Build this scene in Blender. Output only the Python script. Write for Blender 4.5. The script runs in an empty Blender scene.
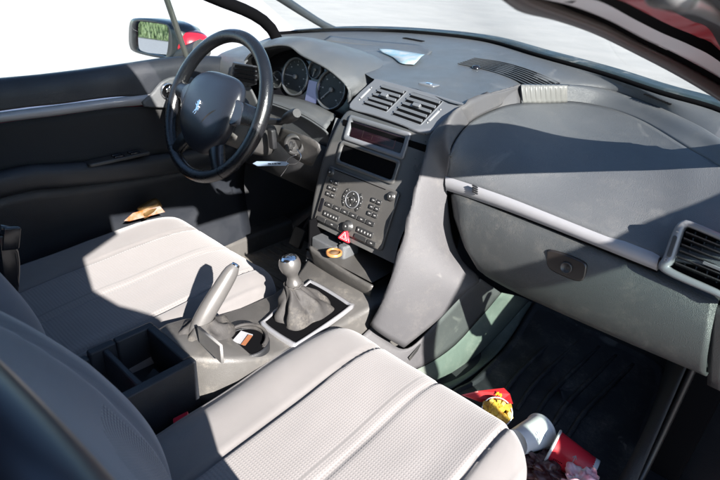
import bpy, math, random
from mathutils import Vector as V, Matrix, noise
from mathutils.bvhtree import BVHTree
random.seed(7)
sc = bpy.context.scene
R = math.radians

# ---------------- camera, light, exposure ----------------
CAM = V((0.739, -0.261, 1.042)); YAW, PIT, ROL = 0.690, 0.486, 0.078; FPX = 526.37
_r = V((math.cos(YAW), math.sin(YAW), 0))
_f = V((-math.sin(YAW)*math.cos(PIT), math.cos(YAW)*math.cos(PIT), -math.sin(PIT)))
_u = _r.cross(_f)
CR = _r*math.cos(ROL)+_u*math.sin(ROL); CU = -_r*math.sin(ROL)+_u*math.cos(ROL)
cd = bpy.data.cameras.new('camera'); cam = bpy.data.objects.new('camera', cd)
sc.collection.objects.link(cam); sc.camera = cam
M = Matrix((CR, CU, -_f)).transposed().to_4x4(); M.translation = CAM
cam.matrix_world = M
cd.sensor_width = 22.3; cd.lens = 22.3*FPX/720; cd.clip_start = 0.02; cd.clip_end = 500
cd.dof.use_dof = True; cd.dof.focus_distance = 1.15; cd.dof.aperture_fstop = 4.5

SUN = V((0.83, -0.30, 0.50)).normalized()          # direction towards the sun
w = bpy.data.worlds.new('World'); sc.world = w; w.use_nodes = True
nt = w.node_tree; bg = nt.nodes['Background']
sky = nt.nodes.new('ShaderNodeTexSky'); sky.sky_type = 'NISHITA'; sky.sun_disc = False
sky.sun_elevation = math.asin(SUN.z); sky.sun_rotation = math.atan2(SUN.x, SUN.y)
sky.air_density = 1.0; sky.dust_density = .4; sky.ozone_density = 3.0
nt.links.new(sky.outputs[0], bg.inputs[0]); bg.inputs[1].default_value = 0.075
sl = bpy.data.lights.new('sun', 'SUN'); sl.energy = 5.0; sl.angle = R(0.5); sl.color = (1, 0.95, 0.90)
so = bpy.data.objects.new('sun', sl); sc.collection.objects.link(so)
so.rotation_euler = SUN.to_track_quat('Z', 'Y').to_euler(); so.location = (3, -2, 4)
vs = sc.view_settings; vs.view_transform = 'Standard'; vs.look = 'None'; vs.exposure = 2.2; vs.gamma = 1.0
sc.cycles.max_bounces = 10; sc.cycles.transparent_max_bounces = 16

# ---------------- measuring and mesh helpers ----------------
def ray(px, py): return _f + CR*((px-360)/FPX) - CU*((py-240)/FPX)
def at(px, py, x=None, y=None, z=None, pl=None):
    """where a sight line meets a measured plane of the car"""
    d = ray(px, py)
    if pl: o, n = pl; t = (o-CAM).dot(n)/d.dot(n)
    elif x is not None: t = (x-CAM.x)/d.x
    elif y is not None: t = (y-CAM.y)/d.y
    else: t = (z-CAM.z)/d.z
    return CAM + d*t
def crs(pts, n, closed=False):
    """Catmull-Rom resample"""
    P = [V(p) for p in pts]
    if len(P) == 2 and not closed: return [P[0].lerp(P[1], i/(n-1)) for i in range(n)]
    m = len(P); out = []
    def g(i): return P[i % m] if closed else (P[i] if 0 <= i < m else (P[0]*2-P[1] if i < 0 else P[-1]*2-P[-2]))
    segs = m if closed else m-1; dense = []
    for i in range(segs):
        a, b, c, d = g(i-1), g(i), g(i+1), g(i+2)
        for k in range(12):
            t = k/12
            dense.append(0.5*((2*b)+(c-a)*t+(2*a-5*b+4*c-d)*t*t+(3*b-a-3*c+d)*t**3))
    dense.append(P[0] if closed else P[-1])
    L = [0]
    for i in range(1, len(dense)): L.append(L[-1]+(dense[i]-dense[i-1]).length)
    N = n if closed else n-1; j = 0
    for k in range(n):
        s = L[-1]*k/N
        while j < len(L)-2 and L[j+1] < s: j += 1
        t = (s-L[j])/max(1e-9, L[j+1]-L[j]); out.append(dense[j].lerp(dense[j+1], min(1, t)))
    return out
class MB:
    def __init__(s): s.v = []; s.f = []; s.m = []; s.flat = set()
    def add(s, vs, fs, mi=0, flat=False):
        o = len(s.v); s.v += [V(x) for x in vs]
        for f in fs:
            if flat: s.flat.add(len(s.f))
            s.f.append([o+i for i in f]); s.m.append(mi)
        return s
    def grid(s, rows, closed=False, mi=0, flat=False, fn=None):
        n = len(rows[0]); vs = [p for r in rows for p in r]; fs = []
        for i in range(len(rows)-1):
            for j in range(n if closed else n-1):
                k = (j+1) % n; fs.append([i*n+j, i*n+k, (i+1)*n+k, (i+1)*n+j])
        if fn:
            o = len(s.v); s.v += [V(x) for x in vs]
            for q, f in enumerate(fs): s.f.append([o+i for i in f]); s.m.append(fn(q % (n-1), q//(n-1)))
            return s
        return s.add(vs, fs, mi, flat)
    def tube(s, pts, r, seg=12, mi=0, cap=True, closed=False, flatx=1.0, side=None):
        P = [V(p) for p in pts]; rows = []; n = len(P)
        up = V(side) if side else V((0, 0, 1))
        for i, p in enumerate(P):
            if closed: d = P[(i+1) % n]-P[i-1]
            else: d = P[min(i+1, n-1)]-P[max(i-1, 0)]
            d.normalize(); a = d.cross(up)
            if a.length < 1e-3: a = d.cross(V((1, 0, 0.01)))
            a.normalize(); b = a.cross(d)
            rr = r[i] if isinstance(r, (list, tuple)) else r
            rows.append([p+a*(math.cos(2*math.pi*k/seg)*rr)+b*(math.sin(2*math.pi*k/seg)*rr*flatx) for k in range(seg)])
        if closed: rows.append(rows[0])
        s.grid(rows, True, mi)
        if cap and not closed:
            s.add(rows[0], [list(range(seg))], mi, True); s.add(rows[-1], [list(range(seg))[::-1]], mi, True)
        return s
    def lathe(s, o, ax, prof, seg=28, mi=0, side=None):
        """prof: (radius, distance along the axis)"""
        o = V(o); ax = V(ax).normalized(); a = ax.cross(V(side) if side else V((0, 0, 1)))
        if a.length < 1e-3: a = ax.cross(V((1, 0, 0)))
        a.normalize(); b = ax.cross(a)
        rows = [[o+ax*h+a*(math.cos(2*math.pi*k/seg)*r)+b*(math.sin(2*math.pi*k/seg)*r) for k in range(seg)] for r, h in prof]
        return s.grid(rows, True, mi)
    def prism(s, loop, n, depth, bev=0.0, mi=0, both=False):
        """closed planar loop extruded along n, its far rim bevelled"""
        L = [V(p) for p in loop]; n = V(n).normalized(); c = sum(L, V())/len(L)
        def inset(ps, d): 
            out = []
            m = len(ps)
            for i in range(m):
                e1 = (ps[i]-ps[i-1]); e2 = (ps[(i+1) % m]-ps[i])
                e1 = e1.normalized() if e1.length > 1e-7 else e2.normalized()
                e2 = e2.normalized() if e2.length > 1e-7 else e1
                k = n.cross(e1)+n.cross(e2)
                k = k.normalized() if k.length > 1e-6 else n.cross(e1)
                if k.dot(c-ps[i]) < 0 and False: k = -k
                out.append(ps[i]+k*d*sgn)
            return out
        area = V()
        for i in range(len(L)): area += (L[i-1]-c).cross(L[i]-c)
        sgn = 1 if area.dot(n) > 0 else -1
        rings = [L]
        if bev:
            rings.append([p+n*(depth-bev) for p in L])
            rings.append([p+n*(depth-bev*0.3) for p in inset(L, bev*0.3)])
            rings.append([p+n*depth for p in inset(L, bev)])
        else: rings.append([p+n*depth for p in L])
        s.grid(rings, True, mi, not bev)
        s.add(rings[-1], [list(range(len(L)))], mi, True); s.add(rings[0], [list(range(len(L)))[::-1]], mi, True)
        return s
    def box(s, c, X, Y, Z, mi=0, bev=0.0):
        """c centre, X Y Z half-extent vectors"""
        c, X, Y, Z = V(c), V(X), V(Y), V(Z); b = min(bev, X.length*0.9, Y.length*0.9)
        x, y = X.normalized(), Y.normalized()
        if b:
            loop = []
            for sx, sy, a0 in ((1, 1, 0), (-1, 1, 90), (-1, -1, 180), (1, -1, 270)):
                for k in range(4):
                    a = R(a0+30*k); loop.append(c-Z+sx*(X-x*b)+sy*(Y-y*b)+x*(b*math.cos(a))+y*(b*math.sin(a)))
            return s.prism(loop, Z, 2*Z.length, min(b, Z.length)*0.6, mi)
        q = [c-Z-X-Y, c-Z+X-Y, c-Z+X+Y, c-Z-X+Y]
        return s.prism(q, Z, 2*Z.length, 0, mi)
    def bx(s, x0, x1, y0, y1, z0, z1, mi=0, bev=0.0):
        return s.box(((x0+x1)/2, (y0+y1)/2, (z0+z1)/2), ((x1-x0)/2, 0, 0), (0, (y1-y0)/2, 0), (0, 0, (z1-z0)/2), mi, bev)
WP = {}
def par(o, parent):
    if parent is not None: o.parent = parent; o.location = WP[o.name]-WP[parent.name]
def ob(name, mb, mats, parent=None, thick=0, off=-1, sub=0, wn=False):
    me = bpy.data.meshes.new(name)
    lo = V((min(v.x for v in mb.v), min(v.y for v in mb.v), min(v.z for v in mb.v)))
    hi = V((max(v.x for v in mb.v), max(v.y for v in mb.v), max(v.z for v in mb.v)))
    c = (lo+hi)/2; c.z = lo.z
    me.from_pydata([v-c for v in mb.v], [], mb.f)
    for m in (mats if isinstance(mats, (list, tuple)) else [mats]): me.materials.append(m)
    for i, p in enumerate(me.polygons): p.use_smooth = i not in mb.flat; p.material_index = mb.m[i]
    me.update()
    o = bpy.data.objects.new(name, me); sc.collection.objects.link(o); WP[o.name] = c; o.location = c
    par(o, parent)
    if thick:
        s = o.modifiers.new('thick', 'SOLIDIFY'); s.thickness = thick; s.offset = off
    if sub:
        s = o.modifiers.new('sub', 'SUBSURF'); s.levels = sub; s.render_levels = sub
    return o
def tag(o, label=None, cat=None, group=None, kind=None):
    if label: o['label'] = label
    if cat: o['category'] = cat
    if group: o['group'] = group
    if kind: o['kind'] = kind
    return o
def empty(name, loc):
    o = bpy.data.objects.new(name, None); sc.collection.objects.link(o); o.empty_display_size = .1
    o.location = loc; WP[o.name] = V(loc); return o
def loft(curves, nu, nv, lin=False):
    rows = [crs(c, nu) for c in curves]
    cols = [crs([r[j] for r in rows], nv) if not lin else crs2([r[j] for r in rows], nv) for j in range(nu)]
    return MB().grid([[cols[j][i] for j in range(nu)] for i in range(nv)])
def crs2(P, n):
    out = []
    for i in range(n):
        t = i/(n-1)*(len(P)-1); k = min(int(t), len(P)-2); out.append(P[k].lerp(P[k+1], t-k))
    return out
def rrect(o, X, Y, hw, hh, r, k=4):
    """rounded rectangle loop about o"""
    out = []
    for sx, sy, a0 in ((1, 1, 0), (-1, 1, 90), (-1, -1, 180), (1, -1, 270)):
        for i in range(k+1):
            a = R(a0+90*i/k); out.append(o+X*(sx*(hw-r)+r*math.cos(a))+Y*(sy*(hh-r)+r*math.sin(a)))
    return out
def superq(c, a, b, h, p, n=24, fn=None, q=None):
    """rounded cushion: cube sphere pushed onto a superquadric"""
    mb = MB(); q = q or p
    for ax in range(3):
        for sg in (-1, 1):
            rows = []
            for i in range(n+1):
                row = []
                for j in range(n+1):
                    s, t = math.tan((2*i/n-1)*math.pi/4), math.tan((2*j/n-1)*math.pi/4)
                    d = [0, 0, 0]; d[ax] = sg; d[(ax+1) % 3] = s; d[(ax+2) % 3] = t
                    if sg < 0: d[(ax+1) % 3], d[(ax+2) % 3] = d[(ax+1) % 3], -d[(ax+2) % 3]
                    L = ((abs(d[0])**p+abs(d[1])**p)**(q/p)+abs(d[2])**q)**(1/q)
                    v = V((d[0]/L, d[1]/L, d[2]/L))
                    v = fn(v) if fn else V((v.x*a, v.y*b, v.z*h))
                    row.append(V(c)+v)
                rows.append(row)
            mb.grid(rows)
    return mb

# ---------------- materials ----------------
def mat(name, col, rough=.5, metal=0, bump=0, bscale=300, var=.0, vscale=6, dust=0, spec=.5, coat=0, kind='noise', col2=None, sheen=0, trans=0):
    m = bpy.data.materials.new(name); m.use_nodes = True; n = m.node_tree; L = n.links.new
    b = n.nodes['Principled BSDF']; b.inputs['Roughness'].default_value = rough; b.inputs['Metallic'].default_value = metal
    b.inputs['Specular IOR Level'].default_value = spec; b.inputs['Coat Weight'].default_value = coat
    b.inputs['Sheen Weight'].default_value = sheen
    tc = n.nodes.new('ShaderNodeTexCoord'); base = n.nodes.new('ShaderNodeRGB'); base.outputs[0].default_value = (*col, 1)
    out = base.outputs[0]
    def noise_(scale, det=4, ro=.6):
        t = n.nodes.new('ShaderNodeTexNoise'); t.inputs['Scale'].default_value = scale; t.inputs['Detail'].default_value = det
        t.inputs['Roughness'].default_value = ro; L(tc.outputs['Object'], t.inputs['Vector']); return t
    def mixc(fac, a, bcol, blend='MIX'):
        x = n.nodes.new('ShaderNodeMix'); x.data_type = 'RGBA'; x.blend_type = blend
        L(fac, x.inputs['Factor']); L(a, x.inputs['A'])
        if isinstance(bcol, tuple): x.inputs['B'].default_value = (*bcol, 1)
        else: L(bcol, x.inputs['B'])
        return x.outputs['Result']
    def ramp(fac, lo, hi, a=0., c=1.):
        r = n.nodes.new('ShaderNodeMapRange'); r.inputs['From Min'].default_value = lo; r.inputs['From Max'].default_value = hi
        r.inputs['To Min'].default_value = a; r.inputs['To Max'].default_value = c; L(fac, r.inputs['Value']); return r.outputs[0]
    if col2: out = mixc(ramp(noise_(vscale).outputs[0], .4, .65), out, col2)
    if var:
        out = mixc(ramp(noise_(vscale*1.7, 6).outputs[0], .35, .7, 0, var), out, tuple(c*.45 for c in col))
        out = mixc(ramp(noise_(vscale*4.1, 5).outputs[0], .5, .8, 0, var), out, tuple(min(1, c*1.7+.02) for c in col))
    if dust:
        f = ramp(noise_(14, 8, .7).outputs[0], .5, .75, 0, dust)
        f2 = n.nodes.new('ShaderNodeMath'); f2.operation = 'MULTIPLY'; L(f, f2.inputs[0]); L(ramp(noise_(160, 3, .8).outputs[0], .3, .7), f2.inputs[1])
        out = mixc(f2.outputs[0], out, (.42, .38, .32))
        # small scuffs
        vo = n.nodes.new('ShaderNodeTexNoise'); vo.inputs['Scale'].default_value = 9; vo.inputs['Detail'].default_value = 9; vo.inputs['Distortion'].default_value = 1.5
        L(tc.outputs['Object'], vo.inputs['Vector'])
        out = mixc(ramp(vo.outputs[0], .66, .74, 0, min(1, dust*1.2)), out, (.36, .34, .31))
    if kind in ('weave', 'rib'):
        sx = n.nodes.new('ShaderNodeSeparateXYZ'); L(tc.outputs['Object'], sx.inputs[0])
        def wv(s, sc_):
            a = n.nodes.new('ShaderNodeMath'); a.operation = 'MULTIPLY'; a.inputs[1].default_value = sc_; L(s, a.inputs[0])
            c = n.nodes.new('ShaderNodeMath'); c.operation = 'SINE'; L(a.outputs[0], c.inputs[0])
            d = n.nodes.new('ShaderNodeMath'); d.operation = 'MULTIPLY_ADD'; d.inputs[1].default_value = .5; d.inputs[2].default_value = .5; L(c.outputs[0], d.inputs[0]); return d.outputs[0]
        axis = (sx.outputs[0], sx.outputs[1]) if kind == 'weave' else (sx.outputs[0], sx.outputs[2])
        A, B = wv(axis[0], 2*math.pi/.0046), wv(axis[1], 2*math.pi/.0064)
        mx = n.nodes.new('ShaderNodeMath'); mx.operation = 'MULTIPLY'; L(A, mx.inputs[0]); L(B, mx.inputs[1])
        mx2 = n.nodes.new('ShaderNodeMath'); mx2.operation = 'MULTIPLY_ADD'; L(B, mx2.inputs[0]); mx2.inputs[1].default_value = .45; L(mx.outputs[0], mx2.inputs[2])
        fac = ramp(mx2.outputs[0], .1, .95)
        out = mixc(fac, mixc(fac, out, tuple(c*.68 for c in col)), out)
        bsrc = mx2.outputs[0]
    else: bsrc = None
    L(out, b.inputs['Base Color'])
    if bump:
        bp = n.nodes.new('ShaderNodeBump'); bp.inputs['Strength'].default_value = bump; bp.inputs['Distance'].default_value = .0012
        if bsrc is None:
            if kind == 'grain':
                vt = n.nodes.new('ShaderNodeTexVoronoi'); vt.inputs['Scale'].default_value = bscale; L(tc.outputs['Object'], vt.inputs['Vector']); bsrc = vt.outputs['Distance']
            else: bsrc = noise_(bscale, 3, .7).outputs[0]
        L(bsrc, bp.inputs['Height']); L(bp.outputs[0], b.inputs['Normal'])
    if dust or var:
        rr = ramp(noise_(vscale*2.3, 5).outputs[0], .3, .7, max(.05, rough-.08), min(1, rough+.1)); L(rr, b.inputs['Roughness'])
    return m
def emis(name, col, st, base=(0.01, 0.01, 0.01)):
    m = mat(name, base, .2); b = m.node_tree.nodes['Principled BSDF']
    b.inputs['Emission Color'].default_value = (*col, 1); b.inputs['Emission Strength'].default_value = st; return m
def glass(name, tint, refl=.05, film=0):
    m = bpy.data.materials.new(name); m.use_nodes = True; n = m.node_tree; L = n.links.new; n.nodes.clear()
    o = n.nodes.new('ShaderNodeOutputMaterial'); t = n.nodes.new('ShaderNodeBsdfTransparent'); t.inputs[0].default_value = (*tint, 1)
    g = n.nodes.new('ShaderNodeBsdfGlossy'); g.inputs['Roughness'].default_value = .01
    lw = n.nodes.new('ShaderNodeLayerWeight'); pw = n.nodes.new('ShaderNodeMath'); pw.operation = 'POWER'; pw.inputs[1].default_value = 5
    lw.inputs['Blend'].default_value = .5; L(lw.outputs['Facing'], pw.inputs[0]); fr = n.nodes.new('ShaderNodeMath'); fr.operation = 'MULTIPLY_ADD'
    fr.inputs[1].default_value = .9; fr.inputs[2].default_value = refl; L(pw.outputs[0], fr.inputs[0])
    mx = n.nodes.new('ShaderNodeMixShader'); L(fr.outputs[0], mx.inputs[0]); L(t.outputs[0], mx.inputs[1]); L(g.outputs[0], mx.inputs[2]); L(mx.outputs[0], o.inputs[0])
    if film:                                                        # dust film on the pane
        df = n.nodes.new('ShaderNodeBsdfDiffuse'); df.inputs[0].default_value = (.6, .62, .62, 1); tc = n.nodes.new('ShaderNodeTexCoord'); no = n.nodes.new('ShaderNodeTexNoise')
        no.inputs['Scale'].default_value = 7; no.inputs['Detail'].default_value = 8; L(tc.outputs['Object'], no.inputs['Vector'])
        mr = n.nodes.new('ShaderNodeMapRange'); mr.inputs['From Min'].default_value = .35; mr.inputs['From Max'].default_value = .75; mr.inputs['To Min'].default_value = film*.4; mr.inputs['To Max'].default_value = film*1.8
        L(no.outputs[0], mr.inputs['Value']); m2 = n.nodes.new('ShaderNodeMixShader'); L(mr.outputs[0], m2.inputs[0]); L(t.outputs[0], m2.inputs[1]); L(df.outputs[0], m2.inputs[2]); L(m2.outputs[0], mx.inputs[1])
    return m
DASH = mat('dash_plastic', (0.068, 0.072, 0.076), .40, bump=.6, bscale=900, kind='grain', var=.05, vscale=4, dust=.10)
DARK = mat('dark_plastic', (.009, .0095, .011), .5, bump=.3, bscale=700, kind='grain', dust=.05)
DOORM = mat('door_plastic', (0.009, 0.011, 0.015), .5, bump=.3, bscale=700, kind='grain', var=.15)
DCLOTH = mat('door_cloth', (0.012, 0.012, 0.012), .9, bump=.5, bscale=500)
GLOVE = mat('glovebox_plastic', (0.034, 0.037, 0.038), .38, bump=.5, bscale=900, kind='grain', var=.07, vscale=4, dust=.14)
CONS = mat('console_plastic', (0.066, 0.063, 0.059), .45, bump=.3, bscale=900, kind='grain', var=.15, dust=.3)
SIDE = mat('console_side', (0.062, 0.061, 0.064), .58, spec=.35, bump=.3, bscale=1000, kind='grain', var=.1, vscale=3, dust=.12)
FASC = mat('fascia_paint', (0.092, 0.092, 0.09), .32, metal=.3, var=.08, dust=.08)
RADIO = mat('radio_plastic', (0.052, 0.05, 0.047), .4, dust=.15, var=.1)
BTN = mat('button_plastic', (0.022, 0.022, 0.022), .4, dust=.1)
MARK = mat('white_marking', (.27, .27, .265), .5)
SILV = mat('silver_trim', (0.27, 0.27, 0.28), .42, metal=.3, var=.10, vscale=8, bump=.05, bscale=500)
SILVD = mat('vent_silver', (0.13, 0.135, 0.145), .4, metal=.2, var=.08)
BLACK = mat('black_shade', (.0025, .0025, .003), .9, spec=.05)  # near-black: paints the shade inside openings, also used for black parts
GLOSS = mat('gloss_black', (.008, .008, .01), .12)
LEATH = mat('wheel_leather', (0.007, 0.0075, 0.009), .24, bump=.25, bscale=500, kind='grain', spec=.6, var=.1)
PADM = mat('airbag_plastic', (0.012, 0.014, 0.02), .3, bump=.25, bscale=800, kind='grain', spec=.6)
CHROME = mat('chrome', (.75, .76, .78), .12, metal=1)
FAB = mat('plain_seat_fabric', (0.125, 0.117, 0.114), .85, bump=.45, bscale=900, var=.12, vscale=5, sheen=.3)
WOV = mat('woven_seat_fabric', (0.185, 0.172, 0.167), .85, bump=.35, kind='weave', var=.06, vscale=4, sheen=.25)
SHADEWOV = mat('shaded_woven_fabric', (0.085, 0.096, 0.115), .85, bump=.7, kind='rib', sheen=.25)  # woven seat fabric with the backrest's blue shade put into its colour
SHADEF = mat('shaded_seat_fabric', (0.08, 0.094, 0.118), .85, bump=.45, bscale=900, var=.1, vscale=5, sheen=.3)  # plain seat fabric darkened and blued, shade painted into the colour
SEAM = mat('seam_thread', (.05, .045, .045), .9)
PIPING = mat('seat_piping', (0.14, 0.128, 0.12), .85)
CARP = mat('carpet', (0.019, 0.02, 0.022), .95, bump=.9, bscale=420)
CARPG = mat('tunnel_trim', (0.09, 0.11, 0.096), .8, bump=.4, bscale=500, var=.2, dust=.25)  # greenish base carries the tint of sunlight through the green door glass
MATM = mat('rubber_mat', (0.019, 0.02, 0.024), .6, bump=.8, bscale=320, dust=.30, var=.3)
RUB = mat('weatherstrip_rubber', (0.012, 0.011, 0.011), .45, bump=.2, bscale=400)
RED = mat('red_car_paint', (0.42, 0.01, 0.022), .35, metal=.1, coat=.3)
BOOT = mat('shift_boot_leather', (0.034, 0.032, 0.031), .72, bump=.12, bscale=350, kind='grain', var=.3, vscale=12, dust=.3, spec=.3)
KNOB = mat('knob_satin', (0.13, 0.125, 0.12), .32, metal=.6, var=.08)
GRIP = mat('handbrake_grip', (0.1, 0.096, 0.093), .38, metal=.25, var=.12, dust=.15)
HEAD = mat('headliner', (0.12, 0.115, 0.11), .9)
TAPE = mat('belt_webbing', (0.02, 0.024, 0.034), .45, bump=.6, bscale=500)
WIND = glass('windshield_glass', (.76, .79, .775), film=.035); SIDEG = glass('door_glass', (.58, .70, .64))
MIRR = mat('mirror_silver', (.9, .92, .95), .01, metal=1)

# ================= setting =================
GZ = -0.34
def gmat():
    m = mat('pale_concrete', (.33, .32, .305), .9, bump=.4, bscale=40, var=.12, vscale=.7, col2=(.285, .28, .27)); return m
g = ob('ground', MB().add([(-200, -200, GZ), (200, -200, GZ), (200, 200, GZ), (-200, 200, GZ)], [[0, 1, 2, 3]]), gmat())
tag(g, kind='structure')
road = MB().add([(-16, -14, GZ+.004), (-1, -14, GZ+.004), (-1, -5, GZ+.004), (-16, -5, GZ+.004)], [[0, 1, 2, 3]])
tag(ob('road', road, mat('grey_asphalt', (.16, .165, .17), .8, var=.2, vscale=2)), kind='structure')
# grass verge and wood behind the car, seen in the wing mirror
gr = MB()
for i in range(16000):
    x = random.uniform(-26, -6.0); y = random.uniform(-30, -14); h = random.uniform(.12, .42); a = random.uniform(0, 6.28)
    dx, dy = math.cos(a)*.03, math.sin(a)*.03; lx, ly = random.uniform(-.1, .1), random.uniform(-.1, .1)
    gr.add([(x-dx, y-dy, GZ), (x+dx, y+dy, GZ), (x+lx, y+ly, GZ+h)], [[0, 1, 2]], 0, True)
gr.add([(-26, -30, GZ+.02), (-6, -30, GZ+.02), (-6, -14, GZ+.02), (-26, -14, GZ+.02)], [[0, 1, 2, 3]], 1, True)
tag(ob('grass', gr, [mat('grass_blade', (.075, .115, .04), .7, var=.3, vscale=1.5), mat('grass_turf', (.09, .13, .04), .9, var=.5, vscale=1)]),
    'strip of bright green grass beyond the road, seen in the wing mirror', 'grass', kind='stuff')
wd = MB()
for i in range(26000):
    t = random.random(); x = -27+t*26; y0 = -31+random.gauss(0, 1.6)
    x += random.gauss(0, 1)
    top = 5.0+1.6*math.sin(x*.9)+1.1*math.sin(x*2.3+1)
    z = GZ+abs(random.random())**.8*top; s = random.uniform(.10, .26)
    d = V((random.gauss(0, 1), random.gauss(0, 1), random.gauss(0, 1))).normalized(); e = d.orthogonal().normalized(); k = d.cross(e)
    p = V((x, y0, z)); wd.add([p-e*s, p+k*s*.6, p+e*s, p-k*s*.6], [[0, 1, 2, 3]], 0, True)
for i in range(26):
    x = -27+i*1.0+random.uniform(-.3, .3); wd.tube([(x, -31, GZ), (x+.1, -31, GZ+2), (x+.2, -31.2, GZ+4)], [.16, .12, .05], 6, 1)
tag(ob('far_wood', wd, [mat('wood_leaf', (.035, .06, .02), .6, var=.5, vscale=.6), mat('wood_bark', (.06, .05, .04), .9)]),
    'dark green wood behind the grass, seen in the wing mirror', 'wood', kind='stuff')

# ================= the car =================
car = empty('car', (0, 0, GZ))
tag(car, 'dark red car with an open passenger door, grey plastic dashboard and grey fabric seats', 'car')
X1, Y1, Z1 = V((1, 0, 0)), V((0, 1, 0)), V((0, 0, 1))

# --- shell
fl = MB(); fl.bx(-.72, .72, -1.7, 1.02, .0, .04)
fl.grid([[V((x, 1.02, .04)) for x in (-.7, 0, .7)], [V((x, 1.16, .09)) for x in (-.7, 0, .7)], [V((x, 1.33, .30)) for x in (-.7, 0, .7)], [V((x, 1.36, .66)) for x in (-.7, 0, .7)]])
ob('floor_carpet', fl, CARP, car)
body = MB()
body.bx(-.76, -.73, -1.75, 1.35, -.15, .66); body.bx(.79, .82, -.62, .84, -.16, .03, bev=.01)
body.bx(.74, .78, -1.75, -.62, -.15, .76); body.bx(-.74, .74, -1.78, -1.74, -.15, .76)
m = MB(); m.bx(.712, .80, .85, 1.12, -.1, .655, bev=.01); ob('hinge_pillar', m, BLACK, car)
# bonnet behind the windscreen base: visible as a thin red line
hood = []
for yy, zz in ((.0, .0), (.10, .012), (.35, -.01), (.7, -.09), (1.0, -.24)):
    hood.append([V((x, 1.56-.38*(abs(x)/.75)**2.2+yy, .785+zz-.10*(abs(x)/.75)**2.5-.20*min(1, max(0, x+.2)/.3))) for x in [(-.78+1.56*i/24) for i in range(25)]])
body.grid(hood)
ob('body', body, RED, car, thick=.004)
# roof, rear pillars
m = MB(); m.bx(-.74, .74, 1.375, 1.395, -.05, .76); m.bx(-.728, -.722, .5, 1.37, 0, .74); m.bx(.722, .728, 1.0, 1.37, 0, .74); ob('bulkhead', m, CARP, car)
rf = MB()
rows = []
for y in (.10, -.2, -.7, -1.2, -1.6):
    rows.append([V((x, y+.06*(1-(x/.6)**2), 1.235-.03*(abs(x)/.58)**3-(.02 if y > 0 else 0)-(.07 if y < -1.5 else 0))) for x in [(-.575+1.15*i/20) for i in range(21)]])
rf.grid(rows)
ro = ob('roof', rf, [RED], car, thick=.01, off=1)
hl = MB(); hl.grid([[p-V((0, 0, .02)) for p in r] for r in rows]); ob('headliner', hl, HEAD, car)
for s in (-1, 1):
    m = MB(); m.tube(crs([(.545, .22, 1.045), (.578, .10, 1.085), (.60, -.02, 1.12), (.612, -.4, 1.175), (.61, -1.0, 1.18), (.57, -1.6, 1.14)] if s > 0 else [(s*.575, .08, 1.19), (s*.60, -.4, 1.215), (s*.60, -1.0, 1.21), (s*.57, -1.6, 1.14)], 30), .024, 10)
    if s > 0: m.grid([crs([(.56, .24, 1.06), (.585, .10, 1.095), (.605, -.02, 1.13), (.615, -.4, 1.185), (.61, -1.0, 1.19), (.57, -1.6, 1.15)], 30), crs([(.53, .16, 1.19), (.555, .10, 1.20), (.575, -.02, 1.21), (.58, -.4, 1.215), (.58, -1.0, 1.215), (.55, -1.6, 1.15)], 30)])
    ob('roof_rail', m, RUB if s > 0 else HEAD, car)
    m = MB(); m.grid([[V((s*x, y, z)) for y in (-.66, -.62, -.40, yf if s > 0 else -.40)] for x, z, yf in ((.60, 1.21, -.16), (.645, 1.075, -.165), (.652, 1.045, -.262), (.665, .96, -.258), (.68, .905, -.21), (.69, .86, -.145), (.70, .78, -.12), (.715, .4, -.14), (.72, .0, -.18))]); ob('centre_pillar', m, HEAD, car, thick=.03)  # right pillar's unseen front edge bulges forward to cast the photographer's shadow
    m = MB(); m.tube(crs([(s*.57, -1.5, 1.17), (s*.70, -1.68, .75)], 10), .09, 10); ob('rear_pillar', m, HEAD, car)

# --- dashboard surfaces traced from the photograph at their measured heights
SO, SV, SN = V((0, .605, .405)), V((0, .339, .941)), V((0, -.941, .339))
SF = (SO, SN)
def sp(u, v, d=0): return SO+X1*u+SV*v+SN*d
VO, VV, VN = V((0, .717, .716)), V((0, .751, .661)), V((0, -.661, .751))
VFp = (VO, VN)
def vp(u, v, d=0): return VO+X1*u+VV*v+VN*d
Wc = [V((-.74, 1.00, .80)), at(337, 31, z=.82), at(407, 33, z=.83), at(480, 41, z=.832), at(540, 58, z=.832), at(600, 75, z=.824), at(660, 95, z=.813), at(720, 113, z=.803), V((.71, 1.06, .775))]
E1 = [at(520, 86, z=.797), at(560, 86, z=.795), at(600, 90, z=.792), at(640, 102, z=.785), at(690, 124, z=.776), at(720, 142, z=.768), at(772, 178, z=.748)]
E2 = [at(520, 105, z=.757), at(565, 103, z=.757), at(600, 108, z=.757), at(640, 122, z=.754), at(690, 152, z=.744), at(720, 170, z=.736), at(765, 205, z=.722)]
E2L = [at(446, 180, y=.712), at(449, 155, z=.69), at(455, 140, z=.712), at(472, 122, z=.735), at(497, 110, z=.750), at(520, 105, z=.757)]
# front row of the top pad (left part runs under the instrument hood)
F = [V((-.74, .80, .755)), V((-.60, .80, .76)), V((-.37, .84, .775)), V((-.2, .82, .785)), at(377, 80, z=.783), at(420, 90, z=.783), at(462, 105, z=.777), at(490, 94, z=.790)]+E1
top = loft([Wc, [a.lerp(b, .35)+V((0, 0, .0)) for a, b in zip(crs(Wc, 30), crs(F, 30))], F], 90, 16)
dash = ob('dashboard', top, DASH, car)
def dpart(name, mb, m, thick=.006, **k): return ob(name, mb, m, dash, thick=thick, **k)
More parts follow.
